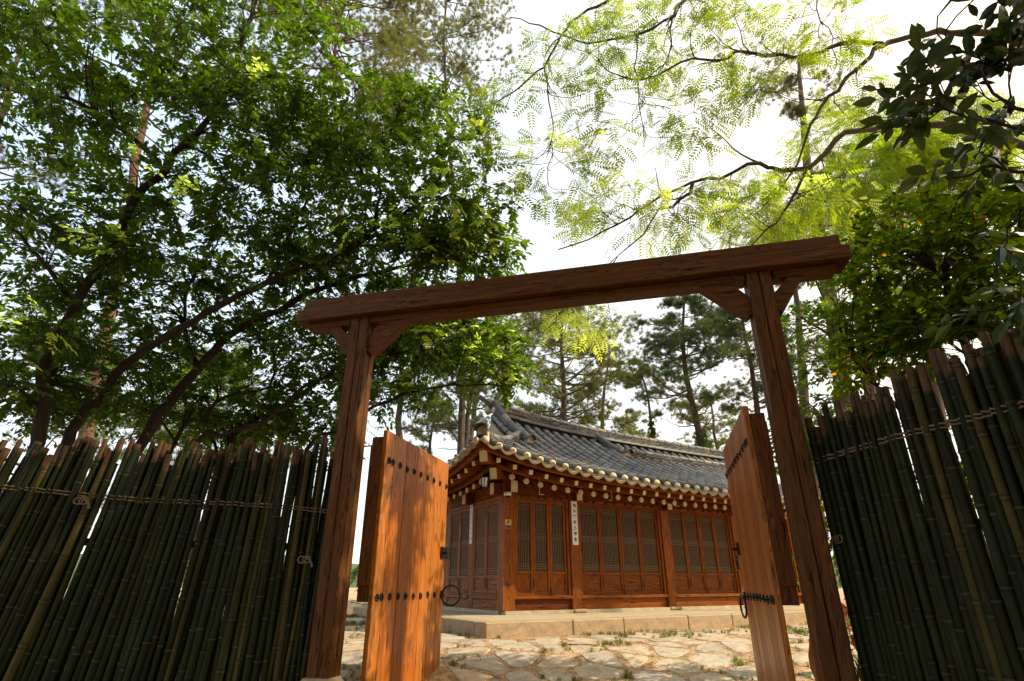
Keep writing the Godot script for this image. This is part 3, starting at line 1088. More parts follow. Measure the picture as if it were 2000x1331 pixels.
func build_roof(h: Node3D) -> void:
	var roof := holder("roof", h)
	var mats := [M.tile_a, M.tile_a, M.tile_b, M.tile_b, M.tile_d, M.tile_c]
	M.convex_mesh = convex_tile()
	var pan := pan_tile()
	var drip := pan_tile(true)
	var right := 8.4
	# boards and clay under the tiles
	var b := MB.new()
	var grid := []
	for k in 25:
		var row := []
		var z := lerpf(1.06, -1.8, k / 24.0)
		for q in 49:
			var x := lerpf(-1.06, right, q / 48.0)
			row.append(Vector3(x, surf(x, z) - 0.075, z))
		grid.append(row)
	b.sheet(grid)
	var g2 := []
	for k in 21:
		var row := []
		var z := lerpf(-1.8, -4.7, k / 20.0)
		for q in 25:
			var x := lerpf(-1.06, right, q / 24.0)
			row.append(Vector3(x, surf(x, -3.6 - z) - 0.075, z))
		g2.append(row)
	b.sheet(g2)
	part("boards", b.mesh(M.house_dark), roof)
	# tiles: gather the places first, so that the nearest become parts and the rest one mass
	var spots := []
	var pans := PackedFloat32Array()
	var eye := h.transform.affine_inverse() * EYE
	var x := -0.98
	while x < right:
		var dmax := 2.86 if x > 0.62 else x + 1.1 - 0.02
		var d := 0.14
		while d < dmax:
			var z := 1.1 - d
			var p := Vector3(x, surf(x, z), z)
			var q := Vector3(x, surf(x, z - 0.1), z - 0.1)
			spots.append([p + Vector3(rng.randf_range(-0.006, 0.006), 0.062, 0), look(p - q, Vector3.UP)])
			d += 0.235
		var xp := x + 0.135
		d = 0.10
		dmax = 2.86 if xp > 0.62 else xp + 1.1
		while d < dmax:
			var z := 1.1 - d
			var p := Vector3(xp, surf(xp, z), z)
			var q := Vector3(xp, surf(xp, z - 0.1), z - 0.1)
			var bs := look(p - q, Vector3.UP)
			bs = bs * Basis(Vector3.RIGHT, 0.05)
			if d < 0.11:
				part("drip_tile", drip, roof, Transform3D(bs, p + Vector3(0, -0.02, 0.0)), M.drip)
			else:
				var g := rng.randf_range(0.7, 1.1)
				push(pans, bs, p + Vector3(0, -0.02, 0), Color(g, g, g))
			d += 0.16
		x += 0.27
	var zz := 0.98
	while zz > -4.6:
		var dmax := minf(minf(1.72, 1.1 - zz), zz + 4.7)
		var d := 0.14
		while d < dmax:
			var p := Vector3(-1.1 + d, surf_left(-1.1 + d, zz), zz)
			var q := Vector3(-1.0 + d, surf_left(-1.0 + d, zz), zz)
			spots.append([p + Vector3(0, 0.062, 0), look(p - q, Vector3.UP)])
			d += 0.235
		var zp := zz - 0.135
		d = 0.10
		dmax = minf(minf(1.72, 1.1 - zp), zp + 4.7)
		while d < dmax:
			var p := Vector3(-1.1 + d, surf_left(-1.1 + d, zp), zp)
			var q := Vector3(-1.0 + d, surf_left(-1.0 + d, zp), zp)
			var bs := look(p - q, Vector3.UP) * Basis(Vector3.RIGHT, 0.05)
			if d < 0.11:
				part("drip_tile", drip, roof, Transform3D(bs, p + Vector3(0, -0.02, 0)), M.drip)
			else:
				var g := rng.randf_range(0.7, 1.1)
				push(pans, bs, p + Vector3(0, -0.02, 0), Color(g, g, g))
			d += 0.16
		zz -= 0.27
	spots.sort_custom(func(a, c): return eye.distance_to(a[0]) < eye.distance_to(c[0]))
	var rest := PackedFloat32Array()
	for k in spots.size():
		if k < 300:
			var mt: Material = mats[rng.randi() % 6]
			if rng.randf() < 0.02: mt = M.tile_e
			part("tile", M.convex_mesh, roof, Transform3D(spots[k][1], spots[k][0]), mt)
		else:
			var g := rng.randf_range(0.65, 1.4)
			var w := rng.randf_range(-0.12, 0.16)
			push(rest, spots[k][1], spots[k][0], Color(g * (1 + w), g, g * (1 - w * 0.7)))
	var tm: StandardMaterial3D = M.tile_a.duplicate()
	tm.vertex_color_use_as_albedo = true
	copies("far_tiles", M.convex_mesh, rest, roof, tm)
	copies("pan_tiles", pan, pans, roof, tm)
	# plaster stops in the mouths of the eave tiles
	var cap := MB.new()
	cap.ball(Transform3D.IDENTITY, Vector3(0.069, 0.066, 0.045), 6, 10)
	var capm := cap.mesh(M.plaster)
	x = -0.98
	while x < right:
		var p := Vector3(x, surf(x, 1.1) + 0.055, 1.105)
		part("eave_plaster", capm, roof, Transform3D(Basis(Vector3.RIGHT, -0.35) * Basis.from_scale(Vector3.ONE * rng.randf_range(0.94, 1.12)), p + Vector3(rng.randf_range(-0.008, 0.008), -0.012, 0)))
		x += 0.27
	zz = 0.98
	while zz > -4.6:
		part("eave_plaster", capm, roof, Transform3D(Basis(Vector3.UP, -PI / 2) * Basis.from_scale(Vector3.ONE * rng.randf_range(0.94, 1.1)), Vector3(-1.105, surf_left(-1.1, zz) + 0.043, zz)))
		zz -= 0.27
	# ridges
	var pts := PackedVector3Array()
	for k in 33:
		var xx := lerpf(0.5, right, k / 32.0)
		pts.append(Vector3(xx, 4.05 + 0.38 * exp(-(xx - 0.53) / 2.1), -1.8))
	ridge("main_ridge", h, pts, 5, 0.22, 0.072)
	var un := holder("under_ridge", h)
	for k in 27:
		var xx := 0.95 + k * 0.28
		var y := 3.99 + 0.33 * exp(-(xx - 0.53) / 2.2)
		var y2 := 3.99 + 0.33 * exp(-(xx + 0.28 - 0.53) / 2.2)
		for sg in [1.0, -1.0]:
			var a := Vector3(xx, y, -1.8 + sg * 0.15)
			var e := Vector3(xx + 0.28, y2, -1.8 + sg * 0.15)
			part("tile", M.convex_mesh, un, Transform3D(look(e - a, Vector3.UP) * Basis.from_scale(Vector3(1.25, 1.3, 1.0)), (a + e) * 0.5 - Vector3(0, 0.02, 0)), [M.tile_f, M.tile_d, M.tile_f][rng.randi() % 3])
	var mb := MB.new()
	for k in 27:
		var xx := 0.8 + k * 0.29
		mb.box(Transform3D(Basis.IDENTITY, Vector3(xx, 3.94 + 0.33 * exp(-(xx - 0.53) / 2.2), -1.8)), Vector3(0.3, 0.2, 0.2), 0.0)
	part("mortar", mb.mesh(M.mortar), un)
	# descending ridge at the gable, hip ridge to the corner, and the second pair farther right
	var d1 := PackedVector3Array()
	for k in 9:
		var z := lerpf(-1.72, -0.5, k / 8.0)
		d1.append(Vector3(lerpf(0.66, 0.8, k / 8.0), surf(0.8, z) + 0.10 + 0.22 * pow(1.0 - k / 8.0, 2.0), z))
	ridge("descending_ridge", h, d1, 3, 0.17, 0.075)
	end_cap(h, Vector3(0.8, surf(0.8, -0.46) + 0.03, -0.45), Vector3(0.15, -0.1, 1), 0.085, 0.16)
	var d2 := PackedVector3Array()
	for k in 9:
		var w := lerpf(0.72, -0.93, k / 8.0)
		d2.append(Vector3(w, surf(w, -w) + 0.09, -w))
	ridge("hip_ridge", h, d2, 3, 0.17, 0.07)
	end_cap(h, Vector3(-0.97, surf(-0.97, 0.97) + 0.02, 0.97), Vector3(-1, 0.05, 1), 0.1, 0.17)
	var d3 := PackedVector3Array()
	for k in 9:
		var z := lerpf(-1.62, -0.88, k / 8.0)
		d3.append(Vector3(lerpf(3.5, 3.75, k / 8.0), surf(3.7, z) + 0.09 + 0.1 * pow(1.0 - k / 8.0, 2.0), z))
	ridge("descending_ridge", h, d3, 2, 0.16, 0.07)
	end_cap(h, Vector3(3.76, surf(3.76, -0.83) + 0.03, -0.84), Vector3(0.1, -0.1, 1), 0.09, 0.15)
	var d4 := PackedVector3Array()
	for k in 9:
		var xx := lerpf(3.85, right, k / 8.0)
		d4.append(Vector3(xx, surf(xx, -0.95) + 0.06, -0.95))
	ridge("lower_ridge", h, d4, 4, 0.2, 0.072)
	# white mortar heads where the descending ridges leave the main ridge
	for e in [[Vector3(0.66, 4.38, -1.66), 0.105], [Vector3(3.48, 4.08, -1.62), 0.075], [Vector3(0.54, 4.42, -1.82), 0.10], [Vector3(0.5, 4.15, -2.0), 0.10]]:
		var w := MB.new()
		w.ball(Transform3D.IDENTITY, Vector3(e[1], e[1] * 1.1, e[1]), 8, 12, 0.35, int(e[1] * 1000))
		part("ridge_mortar", w.mesh(M.plaster), h, Transform3D(Basis.IDENTITY, e[0]))
	var tip := MB.new()
	tip.box(Transform3D(Basis(Vector3.BACK, -0.45), Vector3(0.42, 4.64, -1.8)), Vector3(0.34, 0.03, 0.2), 0.004)
	part("ridge_tip", tip.mesh(M.tile_b), h)
	# gable
	var gb := MB.new()
	var gp := PackedVector2Array()
	for k in 21:
		var zz2 := lerpf(-0.62, -2.98, k / 20.0)
		gp.append(Vector2(-(zz2 + 1.8), surf(0.66, zz2 if zz2 > -1.8 else -3.6 - zz2) - 0.1))
	gb.prism(gp, 0.08, Transform3D(Basis(Vector3.UP, PI / 2), Vector3(0.66, 0, -1.8)))
	part("gable", gb.mesh(M.daub), h)


func surf_left(x: float, z: float) -> float:
	var d := x + 1.1
	var s := minf(1.1 - z, z + 4.7)
	return prof(d) + lift(s, d) + rise(0.0, d)


func rafters(h: Node3D) -> void:
	var r := MB.new()
	r.tube(PackedVector3Array([Vector3(0, 0, 0), Vector3(0, 0.62, -1.3)]), PackedFloat32Array([0.056, 0.06]), 12, false)
	var rm := r.mesh(M.house)
	var c := MB.new()
	c.lathe([Vector2(0.056, -0.004), Vector2(0.056, 0.006), Vector2(0.05, 0.009), Vector2(0.0, 0.0095)], 16, Transform3D(Basis(Vector3.RIGHT, PI / 2), Vector3.ZERO))
	var cm := c.mesh(M.cream)
	var s := MB.new()
	s.box(Transform3D(Basis(Vector3.RIGHT, 0.30), Vector3(0, 0.105, -0.35)), Vector3(0.075, 0.085, 0.74), 0.003)
	var sm := s.mesh(M.house)
	var e := MB.new()
	e.box(Transform3D(Basis(Vector3.RIGHT, 0.30), Vector3(0, -0.005, 0.008)), Vector3(0.072, 0.082, 0.012), 0.003)
	var em := e.mesh(M.cream)
	for k in 28:
		var x := -0.1 + k * 0.305
		var p := Vector3(x, 2.265 + 0.22 * exp(-(x + 0.1) / 1.1), 0.45)
		var o := part("rafter", rm, h, Transform3D(Basis(Vector3.UP, -0.25 * exp(-(x + 0.1) / 0.6)), p))
		part("painted_end", cm, o)
		x = -0.62 + k * 0.325
		p = Vector3(x, 2.325 + 0.33 * exp(-(x + 0.61) / 1.1), 0.9)
		o = part("eave_rafter", sm, h, Transform3D(Basis(Vector3.UP, -0.35 * exp(-(x + 0.6) / 0.7)), p))
		part("painted_end", em, o)
	for k in 13:
		var z := -0.12 - k * 0.305
		var q := -z
		var p := Vector3(-0.45, 2.275 + 0.22 * exp(-(q + 0.1) / 1.1) + (0.2 * exp((z + 3.6) * -1.0) if z < -2.5 else 0.0), z)
		var o := part("rafter", rm, h, Transform3D(Basis(Vector3.UP, -PI / 2 + 0.25 * exp(-(q + 0.1) / 0.6)), p))
		part("painted_end", cm, o)
		z = 0.5 - k * 0.31
		q = -z
		p = Vector3(-0.9, 2.345 + 0.33 * exp(-(q + 0.61) / 1.1), z)
		o = part("eave_rafter", sm, h, Transform3D(Basis(Vector3.UP, -PI / 2 + 0.35 * exp(-(q + 0.6) / 0.7)), p))
		part("painted_end", em, o)
	# hip rafters at the corner, one above the other
	var dg := Basis(Vector3.UP, -PI / 4)
	for w in [[-0.92, 2.70, 0.14, 0.2, 1.4], [-0.52, 2.50, 0.13, 0.2, 1.1]]:
		var bb := MB.new()
		bb.box(Transform3D(Basis(Vector3.RIGHT, 0.22), Vector3(0, 0.11, -w[4] * 0.5)), Vector3(w[2], w[3], w[4]), 0.005)
		var o := part("hip_rafter", bb.mesh(M.house), h, Transform3D(dg, Vector3(w[0], w[1], -w[0])))
		var cc := MB.new()
		cc.box(Transform3D(Basis(Vector3.RIGHT, 0.22), Vector3(0, 0.0, 0.012)), Vector3(w[2] - 0.004, w[3] - 0.004, 0.02), 0.004)
		part("painted_end", cc.mesh(M.cream), o)
	# the curved boards that the eave rafters and the tiles lie on
	for e2 in [[1.0, 0.035, 0.085, 0.0, 0.07], [0.52, 0.16, 0.06, -0.02, 0.05]]:
		var zf: float = e2[0]
		for side in 2:
			var p := PackedVector3Array()
			for k in 41:
				var u := lerpf(-zf, 8.4, k / 40.0)
				if side == 1: u = lerpf(-zf, 4.4, k / 40.0)
				var y: float
				if zf > 0.9: y = 2.43 + 0.5 * exp(-(u + 1.1) / 1.6) - 0.055
				else: y = 2.36 + 0.30 * exp(-(u + 0.5) / 1.2)
				p.append(Vector3(u, y, zf) if side == 0 else Vector3(-zf, y, -u))
			var bb := MB.new()
			for k in 40:
				bb.box(Transform3D(look(p[k + 1] - p[k], Vector3.UP), (p[k] + p[k + 1]) * 0.5), Vector3(e2[4], e2[2], p[k].distance_to(p[k + 1]) + 0.004), 0.0, Vector2(0, p[k].x + p[k].z))
			part("eave_board", bb.mesh(M.house), h)


func door_panel(h: Node3D, xf: Transform3D, w: float, y0: float, y1: float, rail: float, frame: Material, lat: Material) -> void:
	# w wide; lattice above the rail, a sunk board below
	var d := holder("door_panel", h, xf)
	var st := 0.052
	var f := MB.new()
	for sx in [-1, 1]:
		f.box(Transform3D(Basis.IDENTITY, Vector3(sx * (w - st) * 0.5, (y0 + y1) * 0.5, 0)), Vector3(st, y1 - y0, 0.045), 0.004, Vector2(rng.randf(), rng.randf()))
	for e in [[y0 + 0.035, 0.07], [rail - 0.03, 0.06], [y1 - 0.03, 0.06]]:
		f.box(Transform3D(Basis.IDENTITY, Vector3(0, e[0], 0)), Vector3(w - st * 2 + 0.002, e[1], 0.040), 0.004, Vector2(rng.randf(), rng.randf()))
	part("frame", f.mesh(frame), d)
	bx("board", Vector3(w - st * 2 + 0.01, rail - y0 - 0.11, 0.016), Vector3(0, (rail + y0) * 0.5 - 0.0, -0.008), frame, d, 0.0)
	var l := MB.new()
	var n := int((w - st * 2) / 0.034)
	var lw := w - st * 2
	for k in range(1, n):
		l.box(Transform3D(Basis.IDENTITY, Vector3(-lw * 0.5 + lw * k / n, (rail + y1 - 0.06) * 0.5, 0.0)), Vector3(0.008, y1 - 0.06 - rail, 0.012), 0.0)
	var hh := y1 - 0.06 - rail
	for e in [0.035, 0.075, 0.115, hh * 0.5 - 0.04, hh * 0.5, hh * 0.5 + 0.04, hh - 0.115, hh - 0.075, hh - 0.035]:
		l.box(Transform3D(Basis.IDENTITY, Vector3(0, rail + e, 0.003)), Vector3(lw, 0.009, 0.012), 0.0)
	part("lattice", l.mesh(lat), d).set_meta("kind", "stuff")
	bx("pane", Vector3(lw + 0.01, hh + 0.01, 0.008), Vector3(0, rail + hh * 0.5, -0.016), M.paper, d, 0.0)


func strip_hinge(h: Node3D, p: Vector3, tall: float, xf: Transform3D) -> void:
	bx("hinge", Vector3(0.022, tall, 0.008), Vector3.ZERO, M.iron, h, 0.001).transform = xf * Transform3D(Basis.IDENTITY, p)


func build_house() -> void:
	var hx := at(HOUSE_AT.x, 0, HOUSE_AT.z, HOUSE_TURN)
	# stone platform
	var pf := thing("stone_platform", "low platform of tan dressed stone slabs round the wooden house", "platform", hx)
	var xs := [-1.26, 0.2, 1.17, 2.56, 3.62, 4.9, 6.3, 7.6, 9.0]
	for k in xs.size() - 1:
		var w: float = xs[k + 1] - xs[k]
		bx("slab", Vector3(w - 0.006, 0.32, 0.34), Vector3((xs[k] + xs[k + 1]) * 0.5, 0.046 + rng.randf_range(-0.005, 0.005), 1.6 + rng.randf_range(-0.006, 0.006)), M.granite, pf, 0.014)
	var zs := [1.425, 0.35, -0.95, -2.3, -3.6, -5.2]
	for k in zs.size() - 1:
		bx("slab", Vector3(0.3, 0.315, zs[k] - zs[k + 1] - 0.006), Vector3(-1.11, 0.046, (zs[k] + zs[k + 1]) * 0.5), M.granite, pf, 0.014)
	bx("top", Vector3(9.95, 0.3, 6.6), Vector3(4.02, 0.049, -1.88), M.daub, pf, 0.01)

	var h := thing("wooden_house", "single-storey timber house with lattice doors and a curved grey tiled roof", "house", hx)
	# wall feet of mortared stone, posts, beams
	bx("wall_foot", Vector3(8.3, 0.06, 0.16), Vector3(4.15, 0.226, -0.04), M.daub, h)
	bx("wall_foot", Vector3(0.16, 0.06, 3.4), Vector3(0.04, 0.226, -1.85), M.daub, h)
	var px := [0.1, 1.55, 3.95, 6.15, 8.3]
	for x in px:
		bx("post", Vector3(0.2 if x > 0.2 else 0.22, 2.3, 0.2), Vector3(x, 0.25 + 1.15, -0.09), M.house, h, 0.006)
		if x > 0.2: bx("post_stone", Vector3(0.3, 0.06, 0.26), Vector3(x + 0.04, 0.235, -0.06), M.granite, h, 0.02)
	for z in [-1.39, -2.6, -3.8]:
		bx("post", Vector3(0.16, 2.3, 0.16), Vector3(0.075, 1.4, z), M.house_pale, h, 0.006)
	bx("corner_board", Vector3(0.03, 2.2, 0.22), Vector3(-0.018, 1.36, -0.1), M.house_pale, h)
	for k in 4:
		var x0: float = px[k] + 0.11
		var x1: float = px[k + 1] - 0.11
		var mid := (x0 + x1) * 0.5
		bx("bottom_beam", Vector3(x1 - x0, 0.2, 0.1), Vector3(mid, 0.345, -0.10), M.house_dark if k == 0 else M.house, h, 0.01)
		bx("sill", Vector3(x1 - x0 + 0.03, 0.055, 0.17), Vector3(mid, 0.47, -0.075), M.house, h)
		bx("head_beam", Vector3(x1 - x0, 0.06, 0.14), Vector3(mid, 2.215, -0.08), M.house, h)
		for sx in [-1, 1]:
			bx("jamb", Vector3(0.05, 1.69, 0.12), Vector3(mid + sx * ((x1 - x0) * 0.5 - 0.026), 1.342, -0.08), M.house, h)
		var n := 3 if k == 0 else 4
		var span := x1 - x0 - 0.106
		var w := span / n
		for q in n:
			door_panel(h, at(mid - span * 0.5 + w * (q + 0.5), 0, -0.075 - (0.004 if q % 2 else 0.0)), w - 0.004, 0.5, 2.183, 0.915, M.house_b if k > 0 else M.house, M.lattice)
			if q > 0:
				strip_hinge(h, Vector3(mid - span * 0.5 + w * q, 0.70 if q % 2 else 0.56, -0.045), 0.16, Transform3D.IDENTITY)
			for e in 2:
				if k < 3: bx("pivot_plate", Vector3(0.07, 0.035, 0.02), Vector3(mid - span * 0.5 + w * (q + 0.3 + 0.4 * e), 2.218, 0.0), M.iron, h, 0.002)
	var ly := Basis(Vector3.UP, -PI / 2)
	var lz := [[-0.22, -1.30], [-1.48, -2.51], [-2.69, -3.71]]
	for e in lz:
		var z0: float = e[0]
		var z1: float = e[1]
		var mid := (z0 + z1) * 0.5
		var len := z0 - z1
		bx("bottom_board", Vector3(0.05, 0.2, len), Vector3(0.03, 0.345, mid), M.house_pale, h)
		bx("sill", Vector3(0.13, 0.05, len), Vector3(0.03, 0.468, mid), M.house_pale, h)
		bx("head_beam", Vector3(0.1, 0.07, len), Vector3(0.03, 2.195, mid), M.house_pale, h)
		for q in 2:
			door_panel(h, Transform3D(ly, Vector3(0.02, 0, z0 - len * (q + 0.5) * 0.5)), len * 0.5 - 0.004, 0.495, 2.158, 0.845, M.house_pale, M.lattice_pale)
		bx("hinge", Vector3(0.01, 0.2, 0.018), Vector3(-0.008, 0.72, mid), M.iron, h, 0.001)
		bx("hinge", Vector3(0.01, 0.2, 0.018), Vector3(-0.008, 1.98, mid), M.iron, h, 0.001)
		bx("low_rail", Vector3(0.02, 0.045, len - 0.1), Vector3(-0.012, 0.56, mid), M.house_pale, h)
	# upper beams and the dark boarding behind the rafters
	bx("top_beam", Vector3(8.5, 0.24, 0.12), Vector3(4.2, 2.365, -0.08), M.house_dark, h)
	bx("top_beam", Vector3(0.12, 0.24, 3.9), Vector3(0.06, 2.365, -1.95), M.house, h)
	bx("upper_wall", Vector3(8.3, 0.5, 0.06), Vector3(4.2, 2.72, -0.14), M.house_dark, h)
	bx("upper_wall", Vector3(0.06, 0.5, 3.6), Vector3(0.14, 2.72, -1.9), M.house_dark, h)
	for e in [Vector3(8.3, 2.6, 0.1), Vector3(8.3, 2.6, 0.1)]:
		pass
	bx("back_wall", Vector3(8.3, 2.5, 0.1), Vector3(4.15, 1.48, -3.75), M.plaster, h)
	bx("side_wall", Vector3(0.1, 2.4, 3.5), Vector3(8.3, 1.42, -1.92), M.plaster, h)
	for e in [[Vector3(0.07, 2.36, 0.08), Vector3(0.14, 0.21, 0.3), 0], [Vector3(-0.08, 2.335, -0.08), Vector3(0.3, 0.21, 0.14), 1], [Vector3(-0.06, 2.30, -1.37), Vector3(0.3, 0.21, 0.15), 1], [Vector3(1.58, 2.27, 0.06), Vector3(0.13, 0.13, 0.26), 0], [Vector3(3.97, 2.23, 0.06), Vector3(0.13, 0.13, 0.26), 0], [Vector3(6.17, 2.22, 0.06), Vector3(0.13, 0.13, 0.26), 0]]:
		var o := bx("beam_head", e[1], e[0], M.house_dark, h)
		var c := MB.new()
		var s: Vector3 = e[1]
		if e[2] == 0: c.box(Transform3D(Basis.IDENTITY, Vector3(0, 0, s.z * 0.5 + 0.006)), Vector3(s.x - 0.002, s.y - 0.002, 0.014), 0.003)
		else: c.box(Transform3D(Basis.IDENTITY, Vector3(-s.x * 0.5 - 0.006, 0, 0)), Vector3(0.014, s.y - 0.002, s.z - 0.002), 0.003)
		part("painted_end", c.mesh(M.cream), o)
	rafters(h)
	build_roof(h)
	# hooks that hold the raised doors
	for k in 9:
		var x := 0.42 + k * 0.56
		var b := MB.new()
		b.tube(PackedVector3Array([Vector3(0, 0.30, 0), Vector3(0, 0.02, 0), Vector3(-0.02, 0.0, 0.01), Vector3(-0.09 if k % 2 else 0.07, -0.01, 0.03)]), PackedFloat32Array([0.004, 0.004, 0.005, 0.006]), 6)
		part("hook", b.mesh(M.cream if k % 3 == 0 else M.stile), h, Transform3D(Basis.IDENTITY, Vector3(x, 2.20, 0.55)))
	# things fixed to the house
	scroll(hx * Transform3D(Basis.IDENTITY, Vector3(1.55, 1.80, 0.028)), 0.135, 0.83, 0, "white board with black brush writing on the post between lattice doors")
	scroll(hx * Transform3D(Basis(Vector3.UP, -PI / 2), Vector3(-0.02, 1.83, -1.39)), 0.12, 0.79, 1, "white board with thin brush writing on the shaded left wall")
	lantern(hx * Transform3D(Basis.IDENTITY, Vector3(-0.64, 2.36, 0.42)))
	dome_camera(hx * Transform3D(Basis.IDENTITY, Vector3(-0.02, 2.21, 0.14)))
	var sg := thing("warning_plate", "small amber plate with a black emblem on the corner post", "sign", hx * Transform3D(Basis.IDENTITY, Vector3(0.065, 1.71, 0.014)))
	bx("plate", Vector3(0.135, 0.155, 0.006), Vector3.ZERO, std(Color(0.62, 0.30, 0.04), 0.5), sg, 0.001)
	bx("black_band", Vector3(0.125, 0.045, 0.004), Vector3(0.0, -0.05, 0.0045), M.black, sg, 0.0)
	var em := MB.new()
	em.prism(PackedVector2Array([Vector2(-0.035, -0.012), Vector2(-0.02, 0.02), Vector2(0.005, 0.045), Vector2(0.028, 0.05), Vector2(0.024, 0.022), Vector2(0.0, 0.004), Vector2(-0.012, -0.014), Vector2(-0.03, -0.018)]), 0.003, Transform3D(Basis.IDENTITY, Vector3(0, 0.015, 0.0045)))
	em.box(Transform3D(Basis.IDENTITY, Vector3(0.038, -0.012, 0.0045)), Vector3(0.012, 0.016, 0.003), 0.0)
	part("emblem", em.mesh(M.black), sg)


const STROKES := [
	[[10, 8, 10, 92], [10, 10, 30, 18], [30, 18, 14, 40], [14, 40, 32, 55], [32, 55, 13, 63], [50, 4, 38, 36], [46, 18, 93, 18], [93, 18, 90, 92], [90, 92, 80, 86], [55, 34, 49, 48], [52, 44, 80, 44], [46, 60, 84, 60], [65, 42, 65, 80], [49, 66, 49, 82], [49, 82, 82, 82], [82, 66, 82, 82]],
	[[50, 4, 8, 48], [50, 4, 94, 46], [40, 40, 58, 43], [26, 58, 74, 56], [74, 56, 54, 78], [44, 70, 56, 96]],
	[[18, 18, 12, 92], [24, 8, 36, 22], [42, 14, 86, 10], [86, 10, 87, 92], [87, 92, 74, 84]],
	[[30, 4, 39, 17], [69, 2, 60, 17], [6, 25, 94, 22], [20, 38, 15, 94], [20, 38, 47, 36], [47, 36, 46, 92], [21, 54, 45, 53], [20, 70, 45, 69], [65, 40, 65, 72], [85, 34, 85, 97], [85, 97, 73, 90]],
	[[20, 12, 80, 9], [49, 12, 36, 86], [24, 46, 73, 43], [73, 43, 68, 86], [4, 88, 97, 86]],
	[[5, 30, 39, 27], [22, 4, 22, 97], [22, 36, 4, 68], [24, 40, 38, 57], [56, 8, 42, 20], [44, 20, 44, 72], [44, 72, 56, 60], [61, 20, 58, 56], [58, 56, 41, 94], [71, 14, 91, 11], [91, 11, 88, 66], [71, 14, 71, 99]],
	[[20, 12, 79, 10], [25, 25, 75, 23], [8, 40, 92, 37], [50, 2, 10, 68], [52, 38, 94, 68], [34, 58, 34, 96], [34, 58, 67, 56], [67, 56, 67, 96], [36, 75, 65, 74], [34, 94, 67, 93]],
]
const STROKES_THIN := [
	[[16, 10, 14, 92], [16, 12, 80, 8], [80, 8, 82, 96], [16, 36, 80, 34], [40, 50, 40, 80], [40, 52, 62, 50], [62, 50, 62, 80], [40, 78, 62, 78]],
	[[50, 4, 18, 34], [20, 34, 84, 30], [30, 50, 30, 92], [30, 52, 74, 50], [74, 50, 72, 92], [30, 90, 74, 90]],
	[[46, 8, 46, 88], [48, 44, 82, 42], [10, 90, 94, 88]],
	[[50, 10, 50, 84], [16, 36, 18, 86], [18, 86, 84, 84], [84, 34, 84, 86]],
	[[20, 14, 82, 12], [50, 14, 50, 88], [24, 50, 78, 48], [8, 90, 94, 88]],
	[[50, 4, 12, 44], [50, 4, 90, 44], [30, 56, 72, 54], [72, 54, 46, 96]],
	[[14, 20, 14, 80], [14, 20, 38, 19], [38, 19, 38, 80], [14, 50, 38, 50], [14, 80, 38, 80], [52, 22, 94, 20], [72, 4, 72, 48], [48, 48, 96, 46], [78, 60, 78, 94], [50, 66, 96, 64]],
]


func scroll(xf: Transform3D, w: float, hgt: float, kind: int, label: String) -> void:
	var t := thing("writing_board", label, "sign", xf)
	var iw := 96
	var ih := int(iw * hgt / w)
	var im := Image.create(iw, ih, false, Image.FORMAT_RGB8)
	im.fill(Color(0.93, 0.92, 0.90))
	var n := noise(0.05, 4, 2)
	for y in ih:
		for x in iw:
			var g := 0.92 + 0.05 * n.get_noise_2d(x, y)
			im.set_pixel(x, y, Color(g, g, g * 0.97))
	var chars: Array = STROKES if kind == 0 else STROKES_THIN
	var cell := ih * 0.9 / 7.0
	var cs := iw * 0.58
	for k in 7:
		var o := Vector2(iw * 0.24 + n.get_noise_2d(k * 40.0, 9) * 5.0, ih * 0.065 + k * cell)
		for s in chars[k]:
			var a := o + Vector2(s[0], s[1]) * 0.01 * Vector2(cs, cell * 0.72)
			var b := o + Vector2(s[2], s[3]) * 0.01 * Vector2(cs, cell * 0.72)
			var steps := int(a.distance_to(b) * 2.0) + 2
			for q in steps + 1:
				var u := float(q) / steps
				var p := a.lerp(b, u) + Vector2(sin(u * PI), -sin(u * PI)) * 0.6
				var r := (3.9 if kind == 0 else 2.9) * (1.05 - 0.55 * u + 0.2 * sin(u * 7.0))
				for dy in range(-5, 6):
					for dx in range(-5, 6):
						if dx * dx + dy * dy <= r * r:
							var ix := int(p.x) + dx
							var iy := int(p.y) + dy
							if ix >= 0 and iy >= 0 and ix < iw and iy < ih: im.set_pixel(ix, iy, Color(0.09, 0.085, 0.09))
	var m := std(Color(0.86, 0.86, 0.86), 0.55, ImageTexture.create_from_image(im))
	var poly := PackedVector2Array()
	var c := 0.014
	for e in [[1, 1], [-1, 1], [-1, -1], [1, -1]]:
		for q in 4:
			var a0 := atan2(e[1], e[0]) - PI / 4 + PI / 2 * q / 3.0
			poly.append(Vector2(e[0] * (w * 0.5 - c) + cos(a0) * c, e[1] * (hgt * 0.5 - c) + sin(a0) * c))
	var b := MB.new()
	b.prism(poly, 0.016, Transform3D.IDENTITY)
	part("board", b.mesh(M.white), t)
	var f := MB.new()
	var pts := []
	var uvs := []
	for p in poly:
		pts.append(Vector3(p.x * 0.985, p.y * 0.997, 0.0105)); uvs.append(Vector2(p.x / w + 0.5, 0.5 - p.y / hgt))
	f.face(pts, Vector3.BACK, uvs)
	part("writing", f.mesh(m), t)


